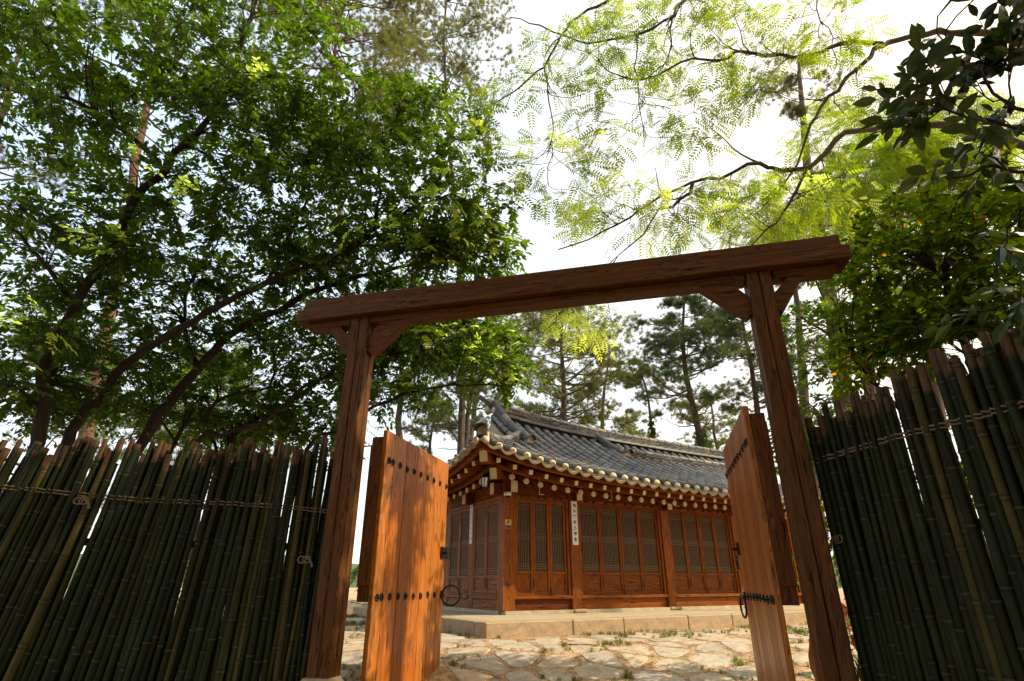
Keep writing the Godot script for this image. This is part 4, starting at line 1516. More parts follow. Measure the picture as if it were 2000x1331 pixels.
func lantern(xf: Transform3D) -> void:
	var t := thing("hanging_lantern", "small black hanging lantern with milky panes under the roof corner", "lantern", xf)
	var b := MB.new()
	b.tube(PackedVector3Array([Vector3(0, 0.13, 0), Vector3(0, 0.36, 0)]), PackedFloat32Array([0.008, 0.008]), 6)
	part("rod", b.mesh(M.iron), t)
	var c := MB.new()
	c.lathe([Vector2(0.012, 0.15), Vector2(0.02, 0.13), Vector2(0.05, 0.10), Vector2(0.085, 0.075), Vector2(0.085, 0.065), Vector2(0.0, 0.065)], 6, Transform3D.IDENTITY)
	part("cap", c.mesh(M.iron), t)
	var g := MB.new()
	g.lathe([Vector2(0.066, 0.064), Vector2(0.045, -0.095), Vector2(0.0, -0.095)], 6, Transform3D.IDENTITY)
	part("pane", g.mesh(M.lamp_glass), t)
	for k in 6:
		var a := TAU * k / 6.0
		var r := MB.new()
		r.tube(PackedVector3Array([Vector3(cos(a) * 0.071, 0.066, sin(a) * 0.071), Vector3(cos(a) * 0.05, -0.1, sin(a) * 0.05)]), PackedFloat32Array([0.006, 0.006]), 5)
		part("bar", r.mesh(M.iron), t)
	var f := MB.new()
	f.lathe([Vector2(0.056, -0.094), Vector2(0.056, -0.106), Vector2(0.02, -0.125), Vector2(0.014, -0.15), Vector2(0.0, -0.165)], 6, Transform3D.IDENTITY)
	part("foot", f.mesh(M.iron), t)


func dome_camera(xf: Transform3D) -> void:
	var t := thing("security_camera", "white dome security camera under the corner beam", "camera", xf)
	var b := MB.new()
	b.lathe([Vector2(0.0, 0.045), Vector2(0.068, 0.045), Vector2(0.072, 0.0), Vector2(0.06, -0.012), Vector2(0.045, -0.016)], 16, Transform3D.IDENTITY)
	part("housing", b.mesh(M.white), t)
	var d := MB.new()
	d.lathe([Vector2(0.046, -0.014), Vector2(0.042, -0.035), Vector2(0.026, -0.05), Vector2(0.0, -0.056)], 14, Transform3D.IDENTITY)
	part("dome", d.mesh(M.glass_dark), t)


# ---------------------------------------------------------------- ground and yard
func warp_axis(u: float, near_: float, far_: float) -> float:
	return near_ * u + far_ * u * u * u


func slope(z: float) -> float:  # the yard falls gently towards the gate
	return -0.36 * smoothstep(-8.2, -5.6, z)


func build_ground() -> void:
	var hn := noise(0.35, 77, 3)
	var grid := []
	for k in 121:
		var row := []
		for q in 121:
			var x := warp_axis(q / 60.0 - 1.0, 14.0, 180.0)
			var z := -9.0 + warp_axis(k / 60.0 - 1.0, 14.0, 180.0)
			row.append(Vector3(x, hn.get_noise_2d(x, z) * 0.022 + slope(z), z))
		grid.append(row)
	var b := MB.new()
	b.sheet(grid)
	var g := part("ground", b.mesh(M.ground), self)
	g.set_meta("kind", "structure")
	tag(g, "sandy yard ground with flat irregular paving stones and grass", "ground")
	g.set_meta("kind", "structure")
	# irregular flat stones, closely laid: the cells between scattered points, each a little smaller than its cell
	var placed: Array = []
	var mats := [M.paver_a, M.paver_b, M.paver_c]
	var seeds := {}
	var step := 0.48
	for r in range(-1, 22):
		for q in range(-1, 22):
			seeds[Vector2i(q, r)] = Vector2(-3.6 + (q + rng.randf_range(0.08, 0.92)) * step, -14.2 + (r + rng.randf_range(0.08, 0.92)) * step)
	var to_house := at(HOUSE_AT.x, 0, HOUSE_AT.z, HOUSE_TURN).affine_inverse()
	for r in range(0, 21):
		for q in range(0, 21):
			var c: Vector2 = seeds[Vector2i(q, r)]
			var loc := to_house * Vector3(c.x, 0, c.y)
			if (loc.x > -1.55 and loc.z < 2.1) or rng.randf() < 0.12: continue
			var cell := PackedVector2Array([Vector2(-1, -1), Vector2(1, -1), Vector2(1, 1), Vector2(-1, 1)])
			for dr in range(-2, 3):
				for dq in range(-2, 3):
					var key := Vector2i(q + dq, r + dr)
					if (dr == 0 and dq == 0) or not seeds.has(key): continue
					var d: Vector2 = (seeds[key] as Vector2) - c
					var m := d * 0.5
					var nn := d.normalized()
					var lim := m.length() - rng.randf_range(0.012, 0.08)
					var cut := PackedVector2Array()
					for k in cell.size():
						var p := cell[k]
						var w := cell[(k + 1) % cell.size()]
						var fp := p.dot(nn) - lim
						var fw := w.dot(nn) - lim
						if fp <= 0.0: cut.append(p)
						if (fp < 0.0 and fw > 0.0) or (fp > 0.0 and fw < 0.0): cut.append(p.lerp(w, fp / (fp - fw)))
					cell = cut
			if cell.size() < 3: continue
			# round the corners
			var outl := PackedVector2Array()
			for k in cell.size():
				var p := cell[k]
				var pa := cell[(k + cell.size() - 1) % cell.size()]
				var pb := cell[(k + 1) % cell.size()]
				outl.append(p.lerp(pa, minf(0.3, 0.06 / maxf(0.01, p.distance_to(pa)))) + Vector2(rng.randf_range(-1, 1), rng.randf_range(-1, 1)) * 0.008)
				outl.append(p.lerp((pa + pb) * 0.5, 0.10))
				outl.append(p.lerp(pb, minf(0.3, 0.06 / maxf(0.01, p.distance_to(pb)))) + Vector2(rng.randf_range(-1, 1), rng.randf_range(-1, 1)) * 0.008)
			var m := MB.new()
			var n := outl.size()
			var tilt := Vector2(rng.randf_range(-0.012, 0.012), rng.randf_range(-0.012, 0.012))
			var lev := rng.randf_range(0.003, 0.013)
			var top := []
			var lie := func(p: Vector2) -> float: return (hn.get_noise_2d(c.x + p.x, c.y + p.y) - hn.get_noise_2d(c.x, c.y)) * 0.022 + slope(c.y + p.y) - slope(c.y)
			for p in outl: top.append(Vector3(p.x * 0.965, lev + p.dot(tilt) + (lie.call(p) as float), p.y * 0.965))
			var mid := Vector3(0, lev + 0.003, 0)
			for k in n:
				var w := (k + 1) % n
				var e0 := Vector3(outl[k].x, (top[k] as Vector3).y - 0.012, outl[k].y)
				var e1 := Vector3(outl[w].x, (top[w] as Vector3).y - 0.012, outl[w].y)
				m.face([mid, top[k], top[w]], Vector3.UP)
				m.face([top[k], e0, e1, top[w]], (Vector3(outl[k].x, 0.25, outl[k].y)).normalized())
				m.face([e0, e0 + Vector3(0, -0.06, 0), e1 + Vector3(0, -0.06, 0), e1], Vector3(outl[k].x, 0.02, outl[k].y).normalized())
			part("paving_stone", m.mesh(mats[rng.randi() % 3]), g, Transform3D(Basis.IDENTITY, Vector3(c.x, hn.get_noise_2d(c.x, c.y) * 0.022 + slope(c.y), c.y)))
			placed.append([c, outl])
	# grass in the joints
	var tb := MB.new()
	for k in 16:
		var a := rng.randf() * TAU
		var o := Vector3(rng.randf_range(-0.4, 0.4), 0, rng.randf_range(-0.4, 0.4))
		var d := Vector3(cos(a) * 0.5, rng.randf_range(0.6, 1.0), sin(a) * 0.5)
		var w := Vector3(-sin(a), 0, cos(a)) * 0.045
		tb.face([o - w, o + w, o + d * 0.55 + w * 0.7 + Vector3(0, 0.1, 0), o + d * 0.55 - w * 0.7 + Vector3(0, 0.1, 0)], Vector3(0, 0.4, 1))
		tb.face([o + d * 0.55 - w * 0.7 + Vector3(0, 0.1, 0), o + d * 0.55 + w * 0.7 + Vector3(0, 0.1, 0), o + d], Vector3(0, 0.6, 1))
	var tuft := tb.mesh()
	var gn := noise(0.55, 31, 3)
	var buf := PackedFloat32Array()
	var lit := PackedFloat32Array()
	for k in 52000:
		var p := Vector3(rng.randf_range(-8, 8), 0, rng.randf_range(-18.0, -3.0))
		var loc := at(HOUSE_AT.x, 0, HOUSE_AT.z, HOUSE_TURN).affine_inverse() * p
		if loc.x > -1.3 and loc.z < 1.8: continue
		p.y = hn.get_noise_2d(p.x, p.z) * 0.022 + slope(p.z)
		var free := true
		for q in placed:
			var rel := Vector2(p.x, p.z) - (q[0] as Vector2)
			if absf(rel.x) < 0.6 and absf(rel.y) < 0.6 and Geometry2D.is_point_in_polygon(rel, q[1]): free = false; break
		if k % 2:
			if free or k % 6 == 1: push(lit, Basis(Vector3.UP, rng.randf() * TAU) * Basis(Vector3.RIGHT, rng.randf_range(-0.3, 0.3)) * Basis.from_scale(Vector3.ONE * rng.randf_range(0.04, 0.10)), p + Vector3(0, 0.012 if free else 0.034, 0), Color(rng.randf_range(0.6, 1.6), rng.randf_range(0.6, 1.3), rng.randf_range(0.5, 1.2)))
			continue
		if not free: continue
		var dn := gn.get_noise_2d(p.x, p.z) + (0.28 if absf(p.x) > 3.5 else 0.0)
		if dn < 0.08 + rng.randf_range(-0.06, 0.06): continue
		var s := rng.randf_range(0.03, 0.07) + maxf(0, dn - 0.3) * 0.1
		var gg := rng.randf_range(0.7, 1.4)
		push(buf, Basis(Vector3.UP, rng.randf() * TAU).scaled(Vector3(s * 1.2, s, s * 1.2)), p, Color(gg * rng.randf_range(0.9, 1.5), gg, gg * 0.8))
	var go := copies("grass", tuft, buf, self, M.grass)
	tag(go, "short tufts of green grass growing between the paving stones", "grass")
	var nb := MB.new()
	for k in 3:
		var o := Vector3(rng.randf_range(-0.6, 0.6), 0.02 * k, rng.randf_range(-0.6, 0.6))
		var a := rng.randf() * TAU
		var d := Vector3(cos(a), 0.05, sin(a))
		var w := Vector3(-sin(a), 0, cos(a)) * 0.06
		nb.face([o - d * 0.5 - w, o + d * 0.5 - w * 0.3, o + d * 0.5 + w * 0.3, o - d * 0.5 + w], Vector3.UP)
	var lo := copies("fallen_needles", nb.mesh(), lit, self, M.litter)
	tag(lo, "reddish fallen pine needles and husks scattered over the yard", "litter")
	# low rise far behind the trees
	var hg := []
	for k in 9:
		var row := []
		for q in 61:
			var a := lerpf(-2.6, 2.6, q / 60.0)
			var r := 110.0 + k * 9.0
			row.append(Vector3(sin(a) * r, -0.5 + (7.0 + 4.0 * hn.get_noise_2d(q * 1.3, 4.0)) * sin(k / 8.0 * PI), -cos(a) * r))
		hg.append(row)
	var hb := MB.new()
	hb.sheet(hg)
	var ho := part("hills", hb.mesh(std(Color(0.06, 0.085, 0.04), 0.95)), self)
	ho.set_meta("kind", "structure")
	tag(ho, "low wooded rise far behind the house", "hills")


func flat(v: Vector3) -> Vector3:
	return Vector3(v.x, 0, v.z)


func build_pines() -> void:
	var t1 := needle_tuft(3, 34, 0.035)
	var t2 := needle_tuft(4, 46, 0.022)
	var yellow := Color(1.55, 1.5, 0.95)
	pine("forked pine with sunlit yellowish needles behind the roof ridge", flat(Vector3(1.99, 6.58, -22.00)), Vector3(2.37, 12.30, -22.00), {"seed": 11, "start": 0.5, "crown": 3.0, "pads": 86, "mesh": t1, "tone": yellow, "tuft": 0.22, "bark": M.bark_grey, "dead": 9})
	pine("slim pine just right of the forked pine", flat(Vector3(3.79, 7.66, -27.00)), Vector3(5.09, 11.76, -27.00), {"seed": 12, "start": 0.5, "crown": 1.9, "pads": 26, "mesh": t1, "tone": Color(1.5, 1.4, 0.95), "tuft": 0.2, "bark": M.bark_grey, "dead": 6})
	pine("thin leaning pine with ivy on its lower trunk", flat(Vector3(6.33, 6.21, -24.00)), Vector3(5.82, 10.15, -24.00), {"seed": 13, "start": 0.66, "crown": 1.25, "pads": 15, "mesh": t1, "tone": Color(1.2, 1.2, 0.95), "tuft": 0.2, "ivy": 0.72, "dead": 9, "r": 0.12})
	pine("tall dark pine with an ivy covered trunk and full crown", flat(Vector3(6.62, 4.92, -20.00)), Vector3(7.03, 11.48, -20.00), {"seed": 14, "start": 0.52, "crown": 2.3, "pads": 62, "mesh": t1, "tone": Color(0.75, 0.9, 0.65), "tuft": 0.2, "ivy": 0.5, "dead": 8})
	pine("dark pine standing behind the right gate post", flat(Vector3(9.33, 5.72, -21.00)), Vector3(9.55, 11.65, -21.00), {"seed": 15, "start": 0.55, "crown": 2.0, "pads": 44, "mesh": t1, "tone": Color(0.68, 0.85, 0.58), "tuft": 0.2, "dead": 8})
	pine("small bushy pine low behind the roof", flat(Vector3(9.77, 6.15, -27.00)), Vector3(10.00, 9.52, -27.00), {"seed": 16, "start": 0.4, "crown": 2.2, "pads": 32, "mesh": t1, "tone": yellow, "tuft": 0.22, "dead": 4})
	pine("small pine with flat pads left of the thin leaning pine", flat(Vector3(6.06, 7.63, -29.00)), Vector3(6.12, 9.30, -29.00), {"seed": 17, "start": 0.6, "crown": 1.6, "pads": 14, "mesh": t1, "tone": Color(1.2, 1.2, 0.9), "tuft": 0.2, "dead": 3, "r": 0.1})
	pine("pine with a forked leaning trunk at the gable end", flat(Vector3(-1.87, 5.00, -18.00)), Vector3(-1.18, 9.06, -18.00), {"seed": 18, "start": 0.5, "crown": 2.1, "pads": 40, "mesh": t1, "tone": Color(1.0, 1.05, 0.85), "tuft": 0.2, "bark": M.bark_grey, "dead": 12})
	pine("hazy pine seen through the gap left of the gable", flat(Vector3(-3.61, 6.67, -26.00)), Vector3(-0.40, 13.65, -26.00), {"seed": 19, "start": 0.55, "crown": 2.6, "pads": 36, "mesh": t1, "tone": Color(1.3, 1.3, 1.0), "tuft": 0.22, "bark": M.bark_grey, "dead": 8})
	pine("thick trunked pine above the open left gate leaf", flat(Vector3(-3.21, 4.37, -16.00)), Vector3(-3.29, 8.86, -16.00), {"seed": 20, "start": 0.6, "crown": 2.2, "pads": 36, "mesh": t1, "tone": Color(1.0, 1.05, 0.9), "tuft": 0.2, "bark": M.bark_grey, "dead": 10, "r": 0.15})
	pine("short pine between the left gate leaf and the roof corner", flat(Vector3(-3.02, 5.14, -22.00)), Vector3(-3.11, 7.44, -22.00), {"seed": 21, "start": 0.3, "crown": 1.9, "pads": 30, "mesh": t1, "tone": Color(1.3, 1.35, 1.0), "tuft": 0.2, "dead": 3})
	pine("tall red trunked pine behind the left trees", flat(Vector3(-9.45, 3.81, -12.50)), Vector3(-11.86, 23.31, -12.50), {"seed": 22, "start": 0.58, "crown": 3.3, "pads": 56, "mesh": t2, "tone": Color(1.2, 1.0, 0.8), "tuft": 0.19, "bark": M.bark_red, "dead": 10, "r": 0.17, "dens": 30})
	pine("tall pine with tawny needles rising over the left trees", flat(Vector3(-4.70, 4.18, -14.00)), Vector3(-6.03, 23.38, -14.00), {"seed": 23, "start": 0.58, "crown": 3.4, "pads": 110, "mesh": t2, "tone": Color(1.5, 1.35, 0.85), "tuft": 0.21, "bark": M.bark_red, "dead": 10, "r": 0.12, "dens": 32})
	pine("tawny pine crown between the left trees and the locust", flat(Vector3(-1.59, 4.92, -17.00)), Vector3(-2.98, 29.41, -17.00), {"seed": 33, "start": 0.66, "crown": 3.0, "pads": 60, "mesh": t2, "tone": Color(1.4, 1.3, 0.85), "tuft": 0.22, "bark": M.bark_grey, "dead": 8, "r": 0.11, "dens": 26})
	pine("low broad pine beyond the left trees", flat(Vector3(-10.03, 5.06, -19.00)), Vector3(-10.74, 8.48, -19.00), {"seed": 34, "start": 0.25, "crown": 2.8, "pads": 60, "mesh": t1, "tone": Color(1.2, 1.3, 0.85), "tuft": 0.24, "dead": 4})
	pine("low broad pine behind the dark forked tree", flat(Vector3(-13.85, 4.60, -17.00)), Vector3(-15.31, 8.59, -17.00), {"seed": 35, "start": 0.25, "crown": 2.8, "pads": 60, "mesh": t1, "tone": Color(1.2, 1.25, 0.85), "tuft": 0.24, "dead": 4})
	pine("pine at the far left edge above the fence", flat(Vector3(-13.58, 4.18, -14.00)), Vector3(-17.59, 19.58, -14.00), {"seed": 24, "start": 0.5, "crown": 2.6, "pads": 40, "mesh": t2, "tone": Color(1.1, 1.0, 0.85), "tuft": 0.19, "bark": M.bark_red, "dead": 8, "r": 0.2})
	pine("grey pine behind the locust right of the lintel end", flat(Vector3(11.21, 6.40, -18.00)), Vector3(13.52, 16.98, -18.00), {"seed": 25, "start": 0.45, "crown": 2.3, "pads": 44, "mesh": t1, "tone": Color(1.2, 1.1, 0.9), "tuft": 0.2, "dead": 8})
	pine("pine whose top shows through the locust branches", flat(Vector3(10.92, 6.71, -19.00)), Vector3(13.71, 23.82, -19.00), {"seed": 26, "start": 0.8, "crown": 1.9, "pads": 16, "mesh": t1, "tone": Color(0.9, 0.9, 0.9), "tuft": 0.22, "dead": 14})
	pine("dark pine behind the far right locust leaves", flat(Vector3(14.38, 6.71, -19.00)), Vector3(17.61, 20.25, -19.00), {"seed": 27, "start": 0.5, "crown": 2.6, "pads": 46, "mesh": t1, "tone": Color(1.0, 1.0, 0.85), "tuft": 0.22, "dead": 8})
	pine("low pine behind the right end of the lintel", flat(Vector3(12.43, 7.82, -24.00)), Vector3(14.13, 18.31, -24.00), {"seed": 28, "start": 0.4, "crown": 2.6, "pads": 46, "mesh": t1, "tone": Color(1.0, 1.05, 0.85), "tuft": 0.22, "dead": 6})


func build_left_trees() -> void:
	var lf: Mesh = M.leaf_mesh
	var o := {"singles": 300, "size": 0.086, "leaves": 13, "twig": 0.5, "per_branch": 14, "flat": 0.75, "droop": 0.2, "tumble": 0.7, "more": 1.85, "widen": 1.24, "vary": 0.4}
	var a := thing("broadleaf_tree", "dark forked tree at the far left rising behind the bamboo fence", "tree", Transform3D(Basis.IDENTITY, flat(Vector3(-5.73, 2.34, -6.60))), "leafy trees behind the left fence")
	tree(a, [
		[[flat(Vector3(-5.73, 2.34, -6.60)), Vector3(-5.69, 2.37, -6.60), Vector3(-5.90, 3.08, -6.60), Vector3(-5.82, 3.40, -6.50), Vector3(-5.64, 3.90, -6.40), Vector3(-5.41, 4.59, -6.30), Vector3(-5.05, 5.47, -6.10), Vector3(-4.67, 5.81, -6.00), Vector3(-4.71, 6.05, -6.00), Vector3(-4.38, 6.34, -5.90), Vector3(-4.00, 7.14, -5.80), Vector3(-3.95, 7.88, -5.70), Vector3(-3.83, 8.58, -5.60), Vector3(-3.88, 10.12, -5.50)], 0.10, 0.018, "trunk"],
		[[Vector3(-4.67, 5.81, -6.00), Vector3(-5.21, 6.31, -5.90), Vector3(-5.72, 6.63, -5.80), Vector3(-6.11, 6.83, -5.70), Vector3(-6.73, 6.85, -5.60), Vector3(-7.47, 7.10, -5.50)], 0.042, 0.012],
		[[Vector3(-5.60, 3.96, -6.40), Vector3(-6.00, 4.45, -6.20), Vector3(-6.48, 4.94, -6.00), Vector3(-7.21, 5.35, -5.90)], 0.035, 0.01],
		[[Vector3(-6.11, 6.83, -5.70), Vector3(-6.49, 7.52, -5.60), Vector3(-6.99, 8.33, -5.50), Vector3(-7.40, 9.33, -5.40)], 0.025, 0.008],
		[[Vector3(-4.00, 7.14, -5.80), Vector3(-3.31, 7.23, -5.70), Vector3(-2.66, 6.93, -5.60)], 0.02, 0.007],
		[[Vector3(-5.76, 2.66, -6.60), Vector3(-5.99, 2.85, -6.40), Vector3(-6.40, 3.02, -6.30)], 0.022, 0.008],
	], [[Vector3(-5.91, 7.72, -5.60), Vector3(1.68, 0.87, 0.90), 230], [Vector3(-3.82, 7.64, -5.70), Vector3(1.25, 1.03, 0.80), 190], [Vector3(-4.86, 6.68, -6.00), Vector3(1.59, 0.80, 0.80), 170], [Vector3(-6.27, 6.20, -5.70), Vector3(0.75, 0.41, 0.70), 60], [Vector3(-5.97, 4.76, -6.20), Vector3(1.01, 0.60, 0.80), 150], [Vector3(-5.27, 5.34, -6.10), Vector3(1.09, 0.62, 0.80), 120], [Vector3(-5.99, 3.62, -6.30), Vector3(0.70, 0.51, 0.70), 90], [Vector3(-6.25, 2.85, -6.80), Vector3(0.72, 0.39, 0.80), 80], [Vector3(-5.93, 3.19, -7.40), Vector3(0.93, 0.50, 0.80), 100], [Vector3(-4.50, 9.25, -5.50), Vector3(2.02, 0.62, 0.90), 90], [Vector3(-6.93, 7.77, -5.40), Vector3(0.64, 0.71, 0.60), 60]], M.bark, lf, M.green_leaf, o)
	var b := thing("broadleaf_tree", "long limbed tree leaning right from behind the middle of the left fence", "tree", Transform3D(Basis.IDENTITY, flat(Vector3(-5.77, 2.31, -7.00))), "leafy trees behind the left fence")
	tree(b, [
		[[flat(Vector3(-5.83, 2.31, -7.00)), Vector3(-5.63, 2.49, -7.00), Vector3(-5.38, 2.90, -7.00), Vector3(-5.33, 3.19, -7.00), Vector3(-4.94, 3.56, -6.90), Vector3(-4.17, 4.08, -6.80), Vector3(-3.34, 4.49, -6.70), Vector3(-2.38, 4.89, -6.60), Vector3(-1.98, 5.16, -6.50), Vector3(-1.90, 5.65, -6.50), Vector3(-1.91, 6.38, -6.40), Vector3(-1.73, 7.17, -6.30)], 0.095, 0.012, "trunk"],
		[[Vector3(-2.38, 4.89, -6.60), Vector3(-1.73, 5.38, -6.50), Vector3(-1.08, 5.66, -6.40), Vector3(-0.57, 5.84, -6.30)], 0.028, 0.008],
		[[Vector3(-3.34, 4.49, -6.70), Vector3(-3.16, 5.11, -6.60), Vector3(-2.94, 5.83, -6.50), Vector3(-2.97, 6.78, -6.40)], 0.03, 0.008],
		[[Vector3(-1.90, 5.83, -6.50), Vector3(-2.32, 6.39, -6.40), Vector3(-2.68, 7.08, -6.30)], 0.016, 0.006],
	], [[Vector3(-2.84, 5.65, -6.50), Vector3(1.38, 0.87, 0.90), 210], [Vector3(-1.22, 6.78, -6.40), Vector3(0.84, 0.76, 0.70), 110], [Vector3(-0.86, 5.57, -6.40), Vector3(0.86, 0.57, 0.70), 120], [Vector3(-2.06, 7.08, -6.30), Vector3(0.92, 0.46, 0.70), 80], [Vector3(-3.37, 6.88, -6.40), Vector3(0.92, 0.84, 0.80), 90], [Vector3(-2.14, 5.02, -6.60), Vector3(1.21, 0.50, 0.80), 130], [Vector3(-2.72, 6.58, -6.40), Vector3(0.68, 0.60, 0.70), 70], [Vector3(-0.57, 5.13, -6.50), Vector3(0.57, 0.28, 0.60), 40]], M.bark, lf, M.green_leaf, o)
	var c := thing("broadleaf_tree", "thick dark trunked tree leaning right, third from the left", "tree", Transform3D(Basis.IDENTITY, flat(Vector3(-5.33, 2.23, -7.60))), "leafy trees behind the left fence")
	tree(c, [
		[[flat(Vector3(-5.39, 2.23, -7.60)), Vector3(-5.12, 2.44, -7.60), Vector3(-4.76, 3.22, -7.60), Vector3(-4.52, 3.53, -7.50), Vector3(-4.07, 4.05, -7.40), Vector3(-3.55, 4.29, -7.30), Vector3(-2.71, 4.71, -7.20), Vector3(-1.51, 5.00, -7.10), Vector3(-0.45, 5.11, -7.00)], 0.12, 0.014, "trunk"],
		[[Vector3(-4.52, 3.53, -7.50), Vector3(-4.79, 4.14, -7.40), Vector3(-4.81, 4.76, -7.30), Vector3(-4.52, 5.42, -7.20)], 0.04, 0.01],
	], [[Vector3(-4.46, 5.51, -7.20), Vector3(1.64, 0.70, 0.90), 180], [Vector3(-5.43, 4.50, -7.30), Vector3(1.51, 0.68, 0.90), 170], [Vector3(-1.37, 5.17, -7.10), Vector3(1.30, 0.46, 0.80), 140], [Vector3(-0.38, 5.07, -7.00), Vector3(0.45, 0.22, 0.60), 36], [Vector3(-3.35, 4.68, -7.30), Vector3(1.37, 0.53, 0.80), 130]], M.bark, lf, M.green_leaf, o)
	var d := thing("broadleaf_tree", "slender tree with two arching stems, left of the lintel end", "tree", Transform3D(Basis.IDENTITY, flat(Vector3(-4.94, 2.43, -8.20))), "leafy trees behind the left fence")
	tree(d, [
		[[flat(Vector3(-5.20, 2.43, -8.20)), Vector3(-5.04, 2.58, -8.20), Vector3(-4.58, 3.02, -8.10), Vector3(-4.30, 3.27, -8.00), Vector3(-3.67, 3.43, -8.00), Vector3(-3.61, 3.85, -7.90), Vector3(-3.57, 4.19, -7.80)], 0.06, 0.014, "trunk"],
		[[flat(Vector3(-4.90, 2.43, -8.20)), Vector3(-4.72, 2.58, -8.20), Vector3(-4.31, 2.71, -8.10), Vector3(-3.59, 2.93, -8.00), Vector3(-3.13, 3.43, -8.00), Vector3(-2.46, 3.63, -7.90), Vector3(-1.70, 3.90, -7.80), Vector3(-1.00, 4.11, -7.70)], 0.06, 0.012, "trunk"],
		[[Vector3(-4.98, 2.60, -8.20), Vector3(-5.53, 3.13, -8.20), Vector3(-5.79, 2.68, -8.30)], 0.02, 0.01],
	], [[Vector3(-3.92, 3.94, -7.90), Vector3(1.65, 0.63, 0.90), 190], [Vector3(-5.56, 3.76, -8.10), Vector3(1.19, 0.71, 0.90), 120], [Vector3(-1.41, 4.15, -7.80), Vector3(1.02, 0.47, 0.70), 130], [Vector3(-2.87, 4.28, -7.90), Vector3(1.19, 0.56, 0.80), 120]], M.bark, lf, M.green_leaf, o.merged({"size": 0.082}, true))
	var e := thing("broadleaf_tree", "low spreading tree reaching towards the roof behind the left gate post", "tree", Transform3D(Basis.IDENTITY, flat(Vector3(-4.27, 2.48, -8.80))), "leafy trees behind the left fence")
	tree(e, [
		[[flat(Vector3(-4.67, 2.48, -8.80)), Vector3(-4.52, 2.69, -8.80), Vector3(-3.65, 3.37, -8.70), Vector3(-2.67, 4.13, -8.60), Vector3(-2.05, 4.46, -8.50), Vector3(-1.12, 4.88, -8.40)], 0.07, 0.012, "trunk"],
		[[flat(Vector3(-3.71, 2.48, -8.80)), Vector3(-3.25, 2.64, -8.80), Vector3(-2.77, 2.90, -8.70), Vector3(-2.29, 3.25, -8.60), Vector3(-1.64, 3.48, -8.50), Vector3(-1.15, 3.60, -8.50), Vector3(-0.24, 3.60, -8.40)], 0.06, 0.012, "trunk"],
		[[Vector3(-2.05, 4.46, -8.50), Vector3(-1.42, 4.14, -8.40), Vector3(-1.37, 3.44, -8.40)], 0.02, 0.008],
	], [[Vector3(-1.21, 4.74, -8.50), Vector3(1.12, 0.43, 0.80), 150], [Vector3(-0.34, 4.23, -8.40), Vector3(0.59, 0.50, 0.60), 80], [Vector3(-1.91, 3.82, -8.50), Vector3(1.08, 0.50, 0.70), 120], [Vector3(-3.17, 3.45, -8.70), Vector3(1.08, 0.50, 0.80), 110], [Vector3(-4.15, 3.14, -8.80), Vector3(1.16, 0.42, 0.80), 90], [Vector3(0.00, 3.70, -8.40), Vector3(0.25, 0.33, 0.40), 25], [Vector3(-5.30, 3.37, -9.00), Vector3(1.71, 0.51, 0.90), 150], [Vector3(-3.78, 2.98, -9.20), Vector3(1.29, 0.43, 0.80), 90]], M.bark, lf, M.green_leaf, o.merged({"size": 0.086}, true))


